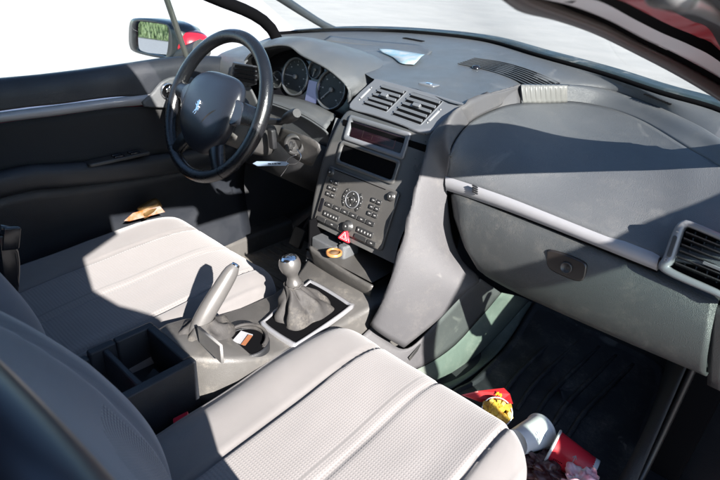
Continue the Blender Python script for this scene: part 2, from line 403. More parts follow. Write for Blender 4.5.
# wall between plateau and passenger pad
_bv = BVHTree.FromPolygons([tuple(v) for v in top.v], top.f)
def on(px, py, lift=.001, fb=.80):
    h = _bv.ray_cast(CAM, ray(px, py).normalized())
    return (h[0] if h[0] is not None else at(px, py, z=fb))+V((0, 0, lift))
E2b = [p+V((0, .004, 0)) for p in E2]
mid = [a.lerp(b, .25)+V((0, -.004, .004)) for a, b in zip(E1, E2)]
mid2 = [a.lerp(b, .6) for a, b in zip(E1, E2)]
dpart('upper_wall', loft([E1, mid, mid2, E2b], 60, 10), DASH)
# passenger pad
ST = [at(446, 177, y=.712), at(500, 196, y=.708), at(550, 216, y=.705), at(600, 236, y=.702), at(660, 259, y=.70), V((.75, .69, .655))]
padtop = E2L[1:]+E2[1:]
ptn = crs(padtop, 40); stn = crs(ST, 40)
m1 = [a.lerp(b, .33)+V((0, 0, .010)) for a, b in zip(ptn, stn)]; m2 = [a.lerp(b, .72)+V((0, 0, .014)) for a, b in zip(ptn, stn)]
dpart('passenger_pad', loft([ptn, m1, m2, stn], 70, 24), DASH)
# centre ridge flowing down beside the stack
def sfo(d): return (SO+SN*d, SN)
RL = [at(520, 86, z=.797), at(490, 94, z=.790), at(463, 105, z=.779), at(446, 119, pl=(vp(0, 0, .012), VN)), at(431, 135, pl=sfo(.014)), at(421, 165, pl=sfo(.030)), at(412, 195, pl=sfo(.044)), at(400, 240, pl=sfo(.056)), at(387, 285, pl=sfo(.056)), at(378, 308, pl=sfo(.048)), at(370, 324, pl=sfo(.040))]
RR = [at(520, 105, z=.757), at(497, 110, z=.750), at(472, 122, z=.735), at(455, 140, z=.712), at(449, 155, z=.69), at(447, 180, y=.708), at(448, 205, y=.712), at(453, 238, y=.718), at(464, 262, y=.725), at(480, 279, y=.74), 0]
RR[-1:] = [at(466, 292, y=.69), at(437, 321, y=.635), at(404, 348, y=.575)]
rl, rr_ = crs(RL, 60), crs(RR, 60)
rws = []
for k, (t, b) in enumerate(((0, -.06), (.0, -.006), (.03, .004), (.10, .012), (.30, .021), (.55, .022), (.8, .012), (1, 0))):
    rws.append([rl[i].lerp(rr_[i], t)+(V((-.10, -.7, .45)).normalized()*b*(1 if i > 12 else (i/12)**2*(3-2*i/12))+(V((0, .004, -.014))*(1-min(1, i/12)) if b < -.02 else V())) for i in range(60)])
rws = [[p+V((0, -.001, .005))*max(0, 1-i/14) for i, p in enumerate(r)] for r in rws]
rm = loft(rws, 60, 22)
ob('console_side', rm, SIDE, car, thick=.005)
# instrument hood
lip = [V((-.60, .735, .700)), V((-.575, .73, .76)), V((-.50, .722, .805)), at(285, 44, y=.72), at(298, 52, y=.722), at(313, 60, y=.724), at(327, 68, y=.728), at(337, 76, y=.732), at(345, 83, y=.736), at(349, 92, y=.742), at(348, 103, y=.748)]
crest = [V((-.66, .86, .72)), V((-.60, .86, .785)), V((-.52, .86, .826)), V((-.43, .87, .836)), V((-.36, .88, .832)), V((-.30, .885, .826)), V((-.25, .885, .816)), V((-.20, .87, .80)), V((-.175, .85, .785)), V((-.155, .82, .765)), V((-.15, .775, .735))]
back = [V((-.70, 1.0, .73)), V((-.62, 1.0, .775)), V((-.53, 1.0, .80)), V((-.44, 1.0, .806)), V((-.37, 1.0, .806)), V((-.31, .99, .804)), V((-.24, .97, .796)), V((-.18, .93, .782)), V((-.15, .88, .772)), V((-.13, .84, .765)), V((-.128, .79, .745))]
lin = [p+V((0, .008, -.006)) for p in lip]
h1 = [a.lerp(b, .4)+V((0, 0, .012)) for a, b in zip(crs(lip, 14), crs(crest, 14))]
hoodm = loft([crs(lin, 14), crs(lip, 14), h1, crs(crest, 14), crs(back, 14)], 60, 30)
ob('instrument_hood', hoodm, DASH, dash, thick=.004)
inner = loft([lin, [V((p.x*.94-.022, .80, p.z*.94+.038)) for p in lip]], 40, 6)
dpart('hood_lining', inner, DARK, .003)
# lower driver dash panel under the cluster (lit pale strip) 
lo = [at(270, 98, y=.735), at(300, 107, y=.735), at(325, 121, y=.735), at(338, 134, y=.728), at(345, 120, y=.74)]
lp = MB(); A_ = [at(262, 94, y=.76), at(285, 97, y=.76), at(310, 103, y=.76), at(336, 116, y=.755)]; B_ = [at(262, 100, y=.70), at(285, 108, y=.70), at(306, 117, y=.70), at(326, 130, y=.70)]; C_ = [p+V((0, .02, -.028)) for p in B_]; D_ = [V((p.x, .74, .52)) for p in B_]
dpart('lower_dash_panel', loft([A_, B_], 20, 4, True), DASH, .004)
dpart('knee_panel', loft([B_, C_, D_], 20, 10), DASH, .004)
kd = MB(); kd.grid([[V((x, .72, .60)) for x in (-.72, -.45, -.18)], [V((x, .74, .45)) for x in (-.72, -.45, -.18)], [V((x, .90, .40)) for x in (-.72, -.45, -.18)]]); dpart('knee_bolster', kd, DARK, .01)
# left end of dash beside the door
le = loft([[V((-.72, .97, .79)), V((-.60, .99, .80)), V((-.50, .98, .80))], [V((-.72, .80, .765)), V((-.62, .79, .775)), V((-.56, .78, .775))], [V((-.72, .73, .735)), V((-.62, .72, .74)), V((-.55, .715, .74))], [V((-.72, .735, .66)), V((-.62, .72, .66)), V((-.5, .72, .66))], [V((-.72, .76, .58)), V((-.62, .75, .58)), V((-.5, .75, .58))]], 20, 24)
dpart('outer_dash_end', le, DASH, .004)
# under-dash blackness: black boxes put the deep shade there into colour
ud = MB(); ud.bx(-.70, .70, .93, .95, .42, .70); ud.bx(-.14, .12, .70, .92, .20, .69); ob('under_dash_shade', ud, BLACK, car)

# silver strip
st0 = [at(446, 176, y=.704), at(500, 195, y=.700), at(550, 215, y=.697), at(600, 235, y=.694), at(659, 258, y=.69)]
st1 = [at(447, 191, y=.704), at(500, 209, y=.700), at(550, 228, y=.697), at(600, 248, y=.694), at(657, 271, y=.69)]
a, b = crs(st0, 40), crs(st1, 40)
sm = MB().grid([[p+V((0, .012, .001)) for p in a], [p.lerp(q, .08)+V((0, -.003, 0)) for p, q in zip(a, b)], [p.lerp(q, .5)+V((0, -.005, 0)) for p, q in zip(a, b)], [p.lerp(q, .92)+V((0, -.003, 0)) for p, q in zip(a, b)], [p+V((0, .012, 0)) for p in b]])
for e in (0, -1):
    sm.add([a[e]+V((0, .012, 0)), a[e]+V((0, -.003, -.001)), b[e]+V((0, -.003, .001)), b[e]+V((0, .012, 0))], [[0, 1, 2, 3]], 0, True)
strip = ob('trim_strip', sm, SILV, car)
bm = MB()
for k in range(4):
    c = at(475, 186.4+k*2.1, y=.692); bm.box(c, V((.0065, 0, -.001)), V((0, 0, .0010)), V((0, -.002, 0)))
ob('airbag_mark', bm, DARK, strip)
# gap below strip
gp = MB(); gg = [p+V((0, .010, -.003)) for p in crs(st1, 30)]; gp.tube(gg, .005, 8); ob('strip_gap', gp, BLACK, dash)

# glovebox
gt = [at(449, 197, y=.695), at(455, 195.5, y=.695), at(500, 212.5, y=.695), at(550, 232, y=.695), at(600, 252, y=.695), at(660, 277.5, y=.693), at(717, 304, y=.69)]
gb = [at(478, 273, y=.70), at(490, 281, y=.70), at(515, 295, y=.70), at(545, 309, y=.70), at(585, 327, y=.70), at(640, 351, y=.70), at(706, 379, y=.70)]
gt, gb = crs(gt, 50), crs(gb, 50)
rows = []
for t, dy in ((0, .02), (.02, .004), (.07, -.004), (.3, -.018), (.6, -.022), (.85, -.012), (.95, .004), (1, .02), (1.0, .07)):
    row = []
    for i, (p, q) in enumerate(zip(gt, gb)):
        e = min(1, i/3); v = p.lerp(q, t); v.y += dy*e+(.015*(1-e)); v.x -= .020*math.sin(math.pi*min(1, t))*(1-min(1, i/9))
        row.append(v)
    rows.append(row)
gm = MB().grid([crs([r[j] for j in range(50)], 50) for r in rows]); 
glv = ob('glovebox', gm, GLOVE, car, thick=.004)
# latch
GL = (V((.47, .676, .53)), V((0, -1, .10)).normalized())
lq = [at(549, 250, pl=GL), at(566, 254.5, pl=GL), at(585, 263, pl=GL), at(587, 270, pl=GL), at(584, 280, pl=GL), at(575, 281, pl=GL), at(553, 271.5, pl=GL), at(547, 264, pl=GL), at(547, 254, pl=GL)]
lt = MB().prism([p+V((0, .01, 0)) for p in crs(lq, 36, True)], GL[1], .014, .003)
latch = ob('glovebox_latch', lt, mat('latch_plastic', (.014, .012, .011), .28), glv)
lt = MB().prism([p+GL[1]*.006 for p in crs([c.lerp(sum(lq, V())/9, .10) for c in lq], 36, True)], GL[1], .0015, .0005); 
lt2 = MB(); lc = at(567, 267, pl=GL); lt2.lathe(lc+GL[1]*.004, GL[1], [(.0115, 0), (.0115, .003), (.0095, .0038), (.0088, .002), (.0001, .0015)], 24); lt2.box(lc+GL[1]*.0062, (.0008, 0, 0), (0, 0, .0035), GL[1]*.0006)
lk = ob('lock', lt2, BTN, glv)

# side vent at the right end
VS = (V((.68, .688, .64)), V((0, -1, .42)).normalized())
vo_ = [at(661, 271, pl=VS), at(664, 255, pl=VS), at(674, 229, pl=VS), at(681, 221.5, pl=VS), at(690, 221, pl=VS), at(724, 235, pl=VS), at(748, 246, pl=VS), at(742, 285, pl=VS), at(734, 305, pl=VS), at(715, 296, pl=VS)]
vi_ = [at(672, 268.5, pl=VS), at(673.5, 262, pl=VS), at(683, 232, pl=VS), at(686, 227.5, pl=VS), at(691, 228, pl=VS), at(724, 242, pl=VS), at(740, 250, pl=VS), at(734, 275, pl=VS), at(729, 294, pl=VS), at(715, 288, pl=VS)]
o_, i_ = crs(vo_, 60, True), crs(vi_, 60, True); n_ = VS[1]
fm = MB().grid([[p-n_*.02 for p in o_], [p+n_*.002 for p in o_], [p+n_*.006 for p in [a.lerp(b, .25) for a, b in zip(o_, i_)]], [p+n_*.005 for p in [a.lerp(b, .9) for a, b in zip(o_, i_)]], i_, [p-n_*.025 for p in i_]], True)
fm.add([p-n_*.025 for p in i_], [list(range(60))], 1, True)
sv = ob('air_vent', fm, [SILVD, BLACK], car)
sl_ = MB()
for k in range(6):
    t = (k+.6)/6.2
    p = i_[0].lerp(i_[0], 0); a = at(685-13*t+1.5, 229+38*t, pl=VS); b = at(741-9*t, 251+40*t, pl=VS)
    sl_.box((a+b)/2-n_*.010, (b-a)/2, (n_*.008+V((0, 0, .002))), V((0, 0, .0011)))
ob('slat', sl_, DARK, sv)
sl_ = MB()
for k in range(5):
    a = at(695+k*11, 231+k*4.6, pl=VS); b = at(683+k*11, 268+k*5, pl=VS); sl_.box((a+b)/2-n_*.020, (b-a)/2, n_*.004, V((.001, 0, 0)))
ob('vane', sl_, DARK, sv)
hm = MB(); c = at(712, 266, pl=VS); hm.box(c+n_*.001, V((.014, 0, -.001)), V((0, 0, .003)), n_*.004, bev=.002); ob('vent_tab', hm, SILVD, sv)
hm = MB(); a = at(676, 236, pl=VS); b = at(669, 257, pl=VS); hm.box((a+b)/2+n_*.006, (a-b)/2, V((.0035, 0, 0)), n_*.0015, bev=.003); ob('vent_dial', hm, BTN, sv)
hm = MB(); c = at(678, 232, pl=VS)+n_*.0065; hm.box(c, V((.0022, 0, 0)), V((0, 0, .0010)), n_*.0004); ob('vent_mark', hm, MARK, sv); hm = MB(); c = at(666.5, 260, pl=VS)+n_*.0065
for dx, dz, hx, hz in ((0, .0022, .0022, .0003), (0, -.0022, .0022, .0003), (.0022, 0, .0003, .0022), (-.0022, 0, .0003, .0022)): hm.box(c+V((dx, 0, dz)), V((hx, 0, 0)), V((0, 0, hz)), n_*.0004)
ob('vent_mark', hm, MARK, sv)
# trim below the side vent
# speaker grille, ribs, slots on the top
grl = MB()
ga = [(458, 64), (484, 69.5), (508, 77), (528, 86)]; gbk = [(474, 58.5), (503, 63), (532, 71.5), (560, 84)]
ga = [on(x, y, 0) for x, y in ga]; gbk = [on(x, y, 0) for x, y in gbk]
a, b = crs(ga, 30), crs(gbk, 30)
for k in range(8):
    t = k/7; grl.tube([p.lerp(q, t)+V((0, 0, .002)) for p, q in zip(a, b)], .0016, 6)
ob('speaker_grille', grl, DASH, dash)
grl = MB().grid([[p+V((0, 0, .0005)) for p in a], [p+V((0, 0, .0005)) for p in b]]); ob('grille_bed', grl, BLACK, dash)
rb = MB(); rws = []
for j in range(9):
    v = j/8; row = []
    for i in range(97):
        u = i/96; xa, ya = 521+46*u, 86.2+.6*u; xb, yb = 523+44*u, 104.4-1.2*u
        pa_, pb_ = at(xa, ya, z=.800), at(xb, yb, z=.758)
        p = pa_.lerp(pb_, v)+V((0, -.012*math.sin(math.pi*v)*.4, .006*math.sin(math.pi*v)))
        e = min(1, min(u, 1-u)*14)*(min(1, min(v, 1-v)*5)*.9+.1)
        row.append(p+V((0, -.7, .7))*(.0022+.0024*math.cos(2*math.pi*9*u)*e))
    rws.append(row)
rws = [[p+V((0, .016, .0)) for p in rws[0]]]+rws
rb.grid(rws)
rib = ob('grille_ribs', rb, mat('pale_rib_plastic', (.11, .11, .105), .45, dust=.2), dash, thick=.002)
for row_ in ([on(646+k*3.0, 94.5+k*1.2) for k in range(9)], [on(405+k*1.9, 38.2+k*.35) for k in range(10)]):
    for p in row_:
        rs = MB(); rs.box(p, V((.0032, .001, 0)), V((0, .009, 0)), V((0, 0, .0012))); ob('demister_slot', rs, BLACK, dash)
sn = MB(); c = on(429, 84.5, 0); sn.box(c, V((.022, .002, 0)), V((0, .014, 0)), V((0, 0, .002)), bev=.004); sb = ob('sensor_plate', sn, SILVD, dash)
sn = MB(); sn.box(c+V((0, 0, .002)), V((.009, .001, 0)), V((0, .005, 0)), V((0, 0, .002)), bev=.004); ob('sensor_lens', sn, CHROME, dash)
sn = MB(); c = on(476, 68.5, 0); sn.lathe(c, Z1, [(.012, 0), (.011, .006), (.006, .0085), (.0001, .009)], 20); ob('sun_sensor', sn, GLOSS, dash)
# tray edge behind the hood
tr = MB(); ta = [on(330, 37.5, .003), on(380, 43, .003), on(418, 46.5, .003), on(432, 53, .003)]; tb = [p+V((.01, -.045, -.012)) for p in ta]
dpart('top_tray_step', loft([ta, tb], 30, 4), DASH, .003)

# ---- centre stack
stack = MB()
lo_ = [sp(-.118, .335), sp(-.146, .319), sp(-.164, .268), sp(-.176, .173), sp(-.170, .079), sp(-.158, .022)]
ro_ = [sp(.102, .335), sp(.125, .319), sp(.130, .268), sp(.132, .173), sp(.122, .079), sp(.126, .022)]
L_, R_ = crs(lo_, 24), crs(ro_, 24)
rws = []
for i in range(24):
    a, b = L_[i], R_[i]; rws.append([a-SN*.05+V((-.006, 0, 0)), a-SN*.006+V((-.002, 0, 0)), a.lerp(b, .012)+SN*.001, a.lerp(b, .04)+SN*.002, a.lerp(b, .5)+SN*.003, a.lerp(b, .96)+SN*.002, b])
stack.grid(rws)
stk = ob('centre_stack', stack, FASC, car)
def sprect(u0, u1, v0, v1, d0, d1, r=.004, bev=.0012, sh=0):
    m = MB(); c = sp((u0+u1)/2, (v0+v1)/2, d0); m.prism(rrect(c, X1, SV, (u1-u0)/2, (v1-v0)/2, r), SN, d1-d0, bev); return m
def sadd(mb, u0, u1, v0, v1, d0, d1, r=.002, bev=.0008, mi=0):
    c = sp((u0+u1)/2, (v0+v1)/2, d0); mb.prism(rrect(c, X1, SV, (u1-u0)/2, (v1-v0)/2, min(r, (u1-u0)/2.1, (v1-v0)/2.1)), SN, d1-d0, min(bev, (d1-d0)*.8), mi); return mb
def frame(mb, u0, u1, v0, v1, wd, d0, d1, r=.004, mi=0, skew=0):
    c = sp((u0+u1)/2, (v0+v1)/2, 0); o = rrect(c, X1, SV, (u1-u0)/2, (v1-v0)/2, r); i = rrect(c, X1, SV, (u1-u0)/2-wd, (v1-v0)/2-wd, r*.7)
    mb.grid([[p+SN*d0 for p in o], [p+SN*(d1-.001) for p in o], [p+SN*d1 for p in [a.lerp(b, .3) for a, b in zip(o, i)]], [p+SN*d1 for p in [a.lerp(b, .8) for a, b in zip(o, i)]], [p+SN*(d0) for p in i]], True, mi); return mb
# display housing and screen
m = MB(); frame(m, -.124, .066, .254, .318, .013, .002, .008, .007); ob('display_frame', m, SILVD, stk)
m = MB(); sadd(m, -.108, .052, .262, .311, .002, .0035, .003)
ob('display_screen', m, mat('smoked_screen', (.010, .004, .006), .2, spec=.3), stk)
m = MB()
for u0, u1, v0, v1 in ((-.070, .030, .301, .3022), (-.070, .030, .271, .2722), (-.070, -.0688, .271, .302), (.0288, .030, .271, .302), (-.055, .015, .285, .2862), (-.04, -.0388, .275, .285), (-.045, .0, .292, .2931)): sadd(m, u0, u1, v0, v1, .0036, .0040, .0003, .0001)
ob('display_line', m, emis('dim_red_line', (.5, .01, .02), .012), stk)
m = MB(); frame(m, -.128, .062, .192, .252, .010, .002, .008, .010); ob('pocket_frame', m, FASC, stk)
m = MB(); sadd(m, -.119, .053, .201, .243, .002, .0032, .004); ob('pocket_shade', m, BLACK, stk)  # raised black plate paints the dark depth of the open pocket
# radio / climate panel
m = sprect(-.140, .088, .036, .182, .002, .010, .008, .003); ob('audio_panel', m, RADIO, stk)
m = MB(); sadd(m, -.118, .048, .1755, .1775, .0098, .0106, .0006); ob('disc_slot', m, BLACK, stk)
def knob(u, v, r, h, nm='volume_knob'):
    m = MB(); m.lathe(sp(u, v, .009), SN, [(r*1.25, 0), (r*1.25, .0015), (r, .002), (r*.97, h-.002), (r*.85, h), (r*.3, h-.0008), (.0001, h-.0008)], 24)
    ob(nm, m, BTN, stk)
    m = MB(); m.lathe(sp(u, v, .009+h-.0004), SN, [(.0001, .0006), (.0022, .0006), (.0024, 0)], 10); ob('knob_mark', m, MARK, stk)
knob(-.128, .167, .0095, .006); knob(.068, .166, .0095, .007); knob(-.026, .058, .0125, .012, 'temperature_knob')
def button(u0, u1, v0, v1, mk=1, d=.0135):
    m = MB(); sadd(m, u0, u1, v0, v1, .009, d, .002, .001); b_ = ob('button', m, BTN, stk)
    if mk:
        c = ((u0+u1)/2, (v0+v1)/2); m = MB(); sadd(m, c[0]-.003, c[0]+.003, c[1]-.0011, c[1]+.0011, d, d+.0004, .0005, .0001)
        ob('button_mark', m, MARK, stk)
for k in range(3):
    for j in range(2):
        button(-.122+j*.0165, -.1075+j*.0165, .142-k*.0165, .1525-k*.0165)
        button(.019+j*.0165, .0335+j*.0165, .138-k*.0165, .1485-k*.0165)
# round selector
uc, vc = -.036, .124
m = MB(); m.lathe(sp(uc, vc, .009), SN, [(.0005, .0045), (.0075, .0045), (.009, .003), (.009, 0)], 24); ob('ok_button', m, BTN, stk)
def arc(u, v, r0, r1, a0, a1, d0, d1, n=12):
    pts = [sp(u+r1*math.cos(R(a0+(a1-a0)*i/n)), v+r1*math.sin(R(a0+(a1-a0)*i/n)), d0) for i in range(n+1)]+[sp(u+r0*math.cos(R(a1+(a0-a1)*i/n)), v+r0*math.sin(R(a1+(a0-a1)*i/n)), d0) for i in range(n+1)]
    return MB().prism(pts, SN, d1-d0, .0007)
m = MB(); m.lathe(sp(uc, vc, .0095), SN, [(.0215, 0), (.0215, .0032), (.0205, .004), (.0195, .0032), (.0195, 0)], 36); ob('selector_ring', m, SILVD, stk)
for q in range(4):
    ob('selector_segment', arc(uc, vc, .0105, .0185, 50+90*q-43, 50+90*q+43-3, .009, .0125), BTN, stk)
    a = R(q*90); m = MB(); c = (uc+.0145*math.cos(a), vc+.0145*math.sin(a)); sadd(m, c[0]-.0014, c[0]+.0014, c[1]-.0014, c[1]+.0014, .0125, .0129, .0008, .0001); ob('button_mark', m, MARK, stk)
m = MB(); sadd(m, uc-.002, uc+.002, vc-.0012, vc+.0012, .0135, .0139, .0005, .0001); ob('button_mark', m, MARK, stk)
for s in (-1, 1):
    for q in range(3):
        a0 = (90-s*90)+(q-1)*33; ob('side_button', arc(uc, vc, .0245, .0315, a0-15, a0+15, .009, .0125, 6), BTN, stk)
        a = R(a0); m = MB(); c = (uc+.028*math.cos(a), vc+.028*math.sin(a)); sadd(m, c[0]-.0012, c[0]+.0012, c[1]-.0012, c[1]+.0012, .0125, .0129, .0006, .0001); ob('button_mark', m, MARK, stk)
# climate rows
m = MB(); sadd(m, -.132, -.122, .062, .098, .0095, .012, .003); ob('sensor_window', m, GLOSS, stk)
for k in range(6): button(-.114+k*.0275, -.0885+k*.0275, .0835, .094, 1)
button(-.112, -.058, .058, .072, 0); button(.004, .054, .056, .070, 0)
m = MB()
for u in (-.105, -.095, -.085, -.075, -.066, .010, .020, .030, .040, .048): sadd(m, u-.0016, u+.0016, .0622 if u < 0 else .0602, .0668 if u < 0 else .0650, .0135, .0139, .0005, .0001)
ob('fan_mark', m, MARK, stk)
button(-.128, -.098, .040, .051, 0); button(-.096, -.052, .040, .051, 1); button(.002, .040, .040, .051, 0); button(.043, .070, .040, .051, 1)
# hazard button
tri = [sp(-.026, .052, .009), sp(-.046, .020, .009), sp(-.004, .020, .009)]
lp_ = []
for i in range(3):
    p, a, b = tri[i], tri[i-1], tri[(i+1) % 3]; lp_ += [p.lerp(a, .14), p.lerp(a, .05).lerp(b, .05), p.lerp(b, .14)]
ob('hazard_button', MB().prism(lp_, SN, .0055, .0015), mat('hazard_red', (.62, .02, .035), .3), stk)
cz = sum(tri, V())/3
mm = MB()
for i in range(3):
    for k0, k1 in ((.52, .60), (.28, .33)):
        a, b = cz.lerp(tri[i], k0)+SN*.0058, cz.lerp(tri[(i+1) % 3], k0)+SN*.0058; c_, d_ = cz.lerp(tri[(i+1) % 3], k1)+SN*.0058, cz.lerp(tri[i], k1)+SN*.0058
        mm.prism([a, b, c_, d_], SN, .0003, 0)
ob('hazard_mark', mm, mat('pale_pink_mark', (.85, .5, .5), .4), stk)
# centre vents
m = MB(); c = vp(-.008, .044); m.prism(crs([vp(-.134, .000, -.004), vp(-.06, -.001, -.004), vp(.02, -.004, -.004), vp(.104, -.008, -.004), vp(.125, .03, -.004), vp(.150, .084, -.004), vp(.142, .092, -.004), vp(.02, .098, -.004), vp(-.113, .101, -.004), vp(-.122, .092, -.004), vp(-.138, .04, -.004)], 60, True), VN, .009, .003)
cv = ob('vent_housing', m, SILVD, stk)
m = MB(); a, b = vp(-.131, -.0015, 0), vp(.103, -.0065, 0); m.box((a+b)/2+VN*.001, (b-a)/2, VV*.0018, VN*.002); ob('panel_gap', m, BLACK, stk)
def centre_vent(pa, pb, pc, pd):
    """corner points: top-left, top-right, bottom-right, bottom-left"""
    q = [at(*p, pl=VFp) for p in (pa, pb, pc, pd)]
    lp = crs2(q+[q[0]], 41)[:-1]; cc = sum(q, V())/4
    outl = [p+(p-cc).normalized()*.004 for p in lp]
    m = MB().grid([[p+VN*.0045 for p in outl], [p+VN*.0065 for p in [a.lerp(b, .5) for a, b in zip(outl, lp)]], [p+VN*.0055 for p in lp]], True)
    m.add([p+VN*.0060 for p in q], [[0, 1, 2, 3]], 1, True)  # black quad paints the dark depth behind the slats
    o = ob('centre_vent', m, [SILVD, BLACK], stk)
    for k in range(5):
        t = (k+.45)/5.0; a = q[0].lerp(q[3], t); b = q[1].lerp(q[2], t)
        s_ = MB(); s_.box((a+b)/2+VN*.0088, (b-a)/2*.99, VV*.0031+VN*.0012, VN*.0009, bev=.0006); ob('vent_slat', s_, SILVD, stk)
    a = (q[0]+q[1]+q[2]+q[3])/4; t_ = MB(); t_.box(a+VN*.012+VV*.003, X1*.0105, VV*.0048, VN*.0035, bev=.002); ob('vent_tab', t_, SILVD, stk)
centre_vent((384.5, 86.5), (407, 93), (387, 113), (364, 105.5)); centre_vent((414, 94), (443, 103), (421, 126), (393, 116))
for p1, p2 in (((372, 89), (360, 101)), ((441, 111), (428, 124))):
    a, b = at(*p1, pl=VFp), at(*p2, pl=VFp); m = MB(); m.box((a+b)/2+VN*.006, (a-b)/2*.8, X1*.003, VN*.0014, bev=.002); ob('vent_dial', m, SILV, stk)
    for p in (a, b):
        m = MB(); m.lathe(p+VN*.0052, VN, [(.0024, 0), (.0024, .0006), (.0001, .0006)], 10); ob('vent_mark', m, MARK, stk)
# open tray under the radio
ta = [at(309, 246, y=.565), at(322, 256, y=.562), at(340, 268, y=.560), at(358, 279, y=.562), at(373, 287, y=.565)]
tb = [at(318, 268, y=.585), at(330, 276, y=.583), at(345, 285, y=.582), at(359, 292, y=.583), at(371, 300, y=.585)]
tray = loft([[p+V((0, .004, 0)) for p in ta], ta, [a.lerp(b, .5)+V((0, -.004, 0)) for a, b in zip(ta, tb)], tb], 24, 10)
tray.bx(-.125, .10, .57, .70, .372, .376)
aT = ob('ashtray_drawer', tray, RADIO, stk, thick=.003)
m = MB(); m.bx(-.13, .11, .68, .70, .36, .46); m.bx(-.132, -.128, .585, .70, .37, .45); ob('drawer_recess', m, BLACK, stk)
m = MB(); m.bx(-.128, -.045, .59, .655, .376, .402, bev=.006); m.bx(-.045, -.02, .60, .66, .376, .41, bev=.008); ob('drawer_insert', m, [DASH], stk)
lc = at(334, 253, z=.404)
m = MB(); m.lathe(lc, Z1, [(.020, -.002), (.020, .004), (.016, .005), (.0145, .003), (.0145, .0)], 32); ob('socket_ring', m, mat('amber_ring', (.28, .13, .045), .35), stk)
m = MB(); m.lathe(lc, Z1, [(.0143, .001), (.010, .0015), (.009, .004), (.0001, .004)], 24); ob('socket_plug', m, mat('brass_plug', (.25, .16, .09), .3, metal=.6), stk)
# left cheek of the stack under the fascia
lk_ = loft([[sp(-.176, .172, -.004), sp(-.171, .079, -.004), sp(-.148, -.02, -.004), V((-.132, .575, .345))], [sp(-.168, .172, -.004)+V((0, .0, 0)), sp(-.152, .079, .0), sp(-.130, -.01, .0), V((-.105, .575, .345))]], 20, 5)
ob('stack_cheek', lk_, SIDE, stk, thick=.004)
lk_ = loft([[sp(-.178, .30, -.01), sp(-.182, .172, -.012), sp(-.174, .079, -.012), sp(-.15, -.02, -.012), V((-.134, .58, .33))], [sp(-.16, .30, -.08), sp(-.165, .172, -.09), sp(-.16, .079, -.10), sp(-.14, -.02, -.12), V((-.13, .72, .30))]], 20, 6)
ob('stack_side', lk_, DASH, stk, thick=.003)

# ================= instrument cluster =================
CFo, CFn = V((-.37, .800, .73)), V((0, -.97, .25)).normalized(); CFp = (CFo, CFn); CFv = V((0, .25, .97)).normalized()
m = MB(); m.prism([at(264, 96, pl=CFp), at(300, 104, pl=CFp), at(346, 118, pl=CFp), at(356, 100, pl=CFp), at(344, 66, pl=CFp), at(310, 48, pl=CFp), at(262, 50, pl=CFp)], CFn, .004, 0)
clu = ob('instrument_cluster', m, GLOSS, car); GRING = mat('gauge_ring', (.20, .21, .22), .35, metal=.8)
def gauge(px, py, r, a0, needle=1, nm='gauge'):
    c = at(px, py, pl=CFp)+CFn*.005; m = MB(); m.lathe(c, CFn, [(.0001, 0), (r*.95, 0)], 40)
    ob(nm+'_dial', m, mat(nm+'_face', (.016, .018, .018), .5), clu)
    m = MB(); m.lathe(c, CFn, [(r*1.05, 0), (r*1.05, .006), (r*.99, .008), (r*.93, .004), (r*.93, 0)], 40)
    ob(nm+'_ring', m, GRING, clu)
    m = MB(); nt_ = 13 if r > .03 else 7
    for k in range(nt_):
        a = R(225-270*k/(nt_-1)); d = X1*math.cos(a)+CFv*math.sin(a); e = CFn.cross(d); big = k % 2 == 0
        m.box(c+d*r*.82+CFn*.0006, d*(r*.05 if big else r*.03), e*.0005, CFn*.0002)
        if big and r > .03: m.box(c+d*r*.65+CFn*.0006, X1*.0028, CFv*.0018, CFn*.0002)
    ob(nm+'_mark', m, MARK, clu)
    if needle:
        a = R(a0); d = X1*math.cos(a)+CFv*math.sin(a); e = CFn.cross(d); m = MB()
        m.box(c+d*r*.36+CFn*.004, d*r*.46, e*.0012, CFn*.0006); m.lathe(c+CFn*.001, CFn, [(r*.12, 0), (r*.12, .005), (.0001, .005)], 16); ob(nm+'_needle', m, MARK, clu)
gauge(297, 77, .052, 180, nm='speed_gauge'); gauge(333, 90, .052, 225, nm='rev_gauge'); gauge(317, 70, .024, 260, nm='temperature_gauge'); gauge(279, 80, .024, 150, nm='fuel_gauge')
c = at(314, 92, pl=CFp)+CFn*.006; m = MB(); m.prism(rrect(c, X1, CFv, .022, .029, .002), CFn, .001, 0)
ob('trip_display', m, emis('blue_lcd', (.14, .16, .32), .10, (.05, .055, .09)), clu)

# ================= steering wheel =================
WC = V((-.360, .479, .707)); WT = .456; WN = V((-.018, -math.cos(WT), math.sin(WT))).normalized(); WX = WN.cross(Z1).normalized()*-1
WX = Z1.cross(WN).normalized(); WU = WN.cross(WX)
if WX.x < 0: WX = -WX
if WU.z < 0: WU = -WU
def wp(a, b, d=0): return WC+WX*a+WU*b+WN*d
rim = MB(); rr = .0155; rim.tube([wp((.19-rr)*math.cos(R(a)), (.19-rr)*math.sin(R(a))) for a in range(0, 360, 4)], [rr*(1.0+.10*max(0, math.cos(R(2*(a-0))))) for a in range(0, 360, 4)], 20, closed=True, side=WN)
swl = ob('steering_wheel', rim, LEATH, car)
m = MB()
for a in (20, 160, 232, 308):
    p = wp((.19-rr)*math.cos(R(a)), (.19-rr)*math.sin(R(a))); t = WX*(-math.sin(R(a)))+WU*math.cos(R(a))
    m.lathe(p-t*.0009, t, [(rr*.9, 0), (rr*1.025, .0004), (rr*1.025, .0014), (rr*.9, .0018)], 20, side=WN)
ob('rim_seam', m, BLACK, swl)
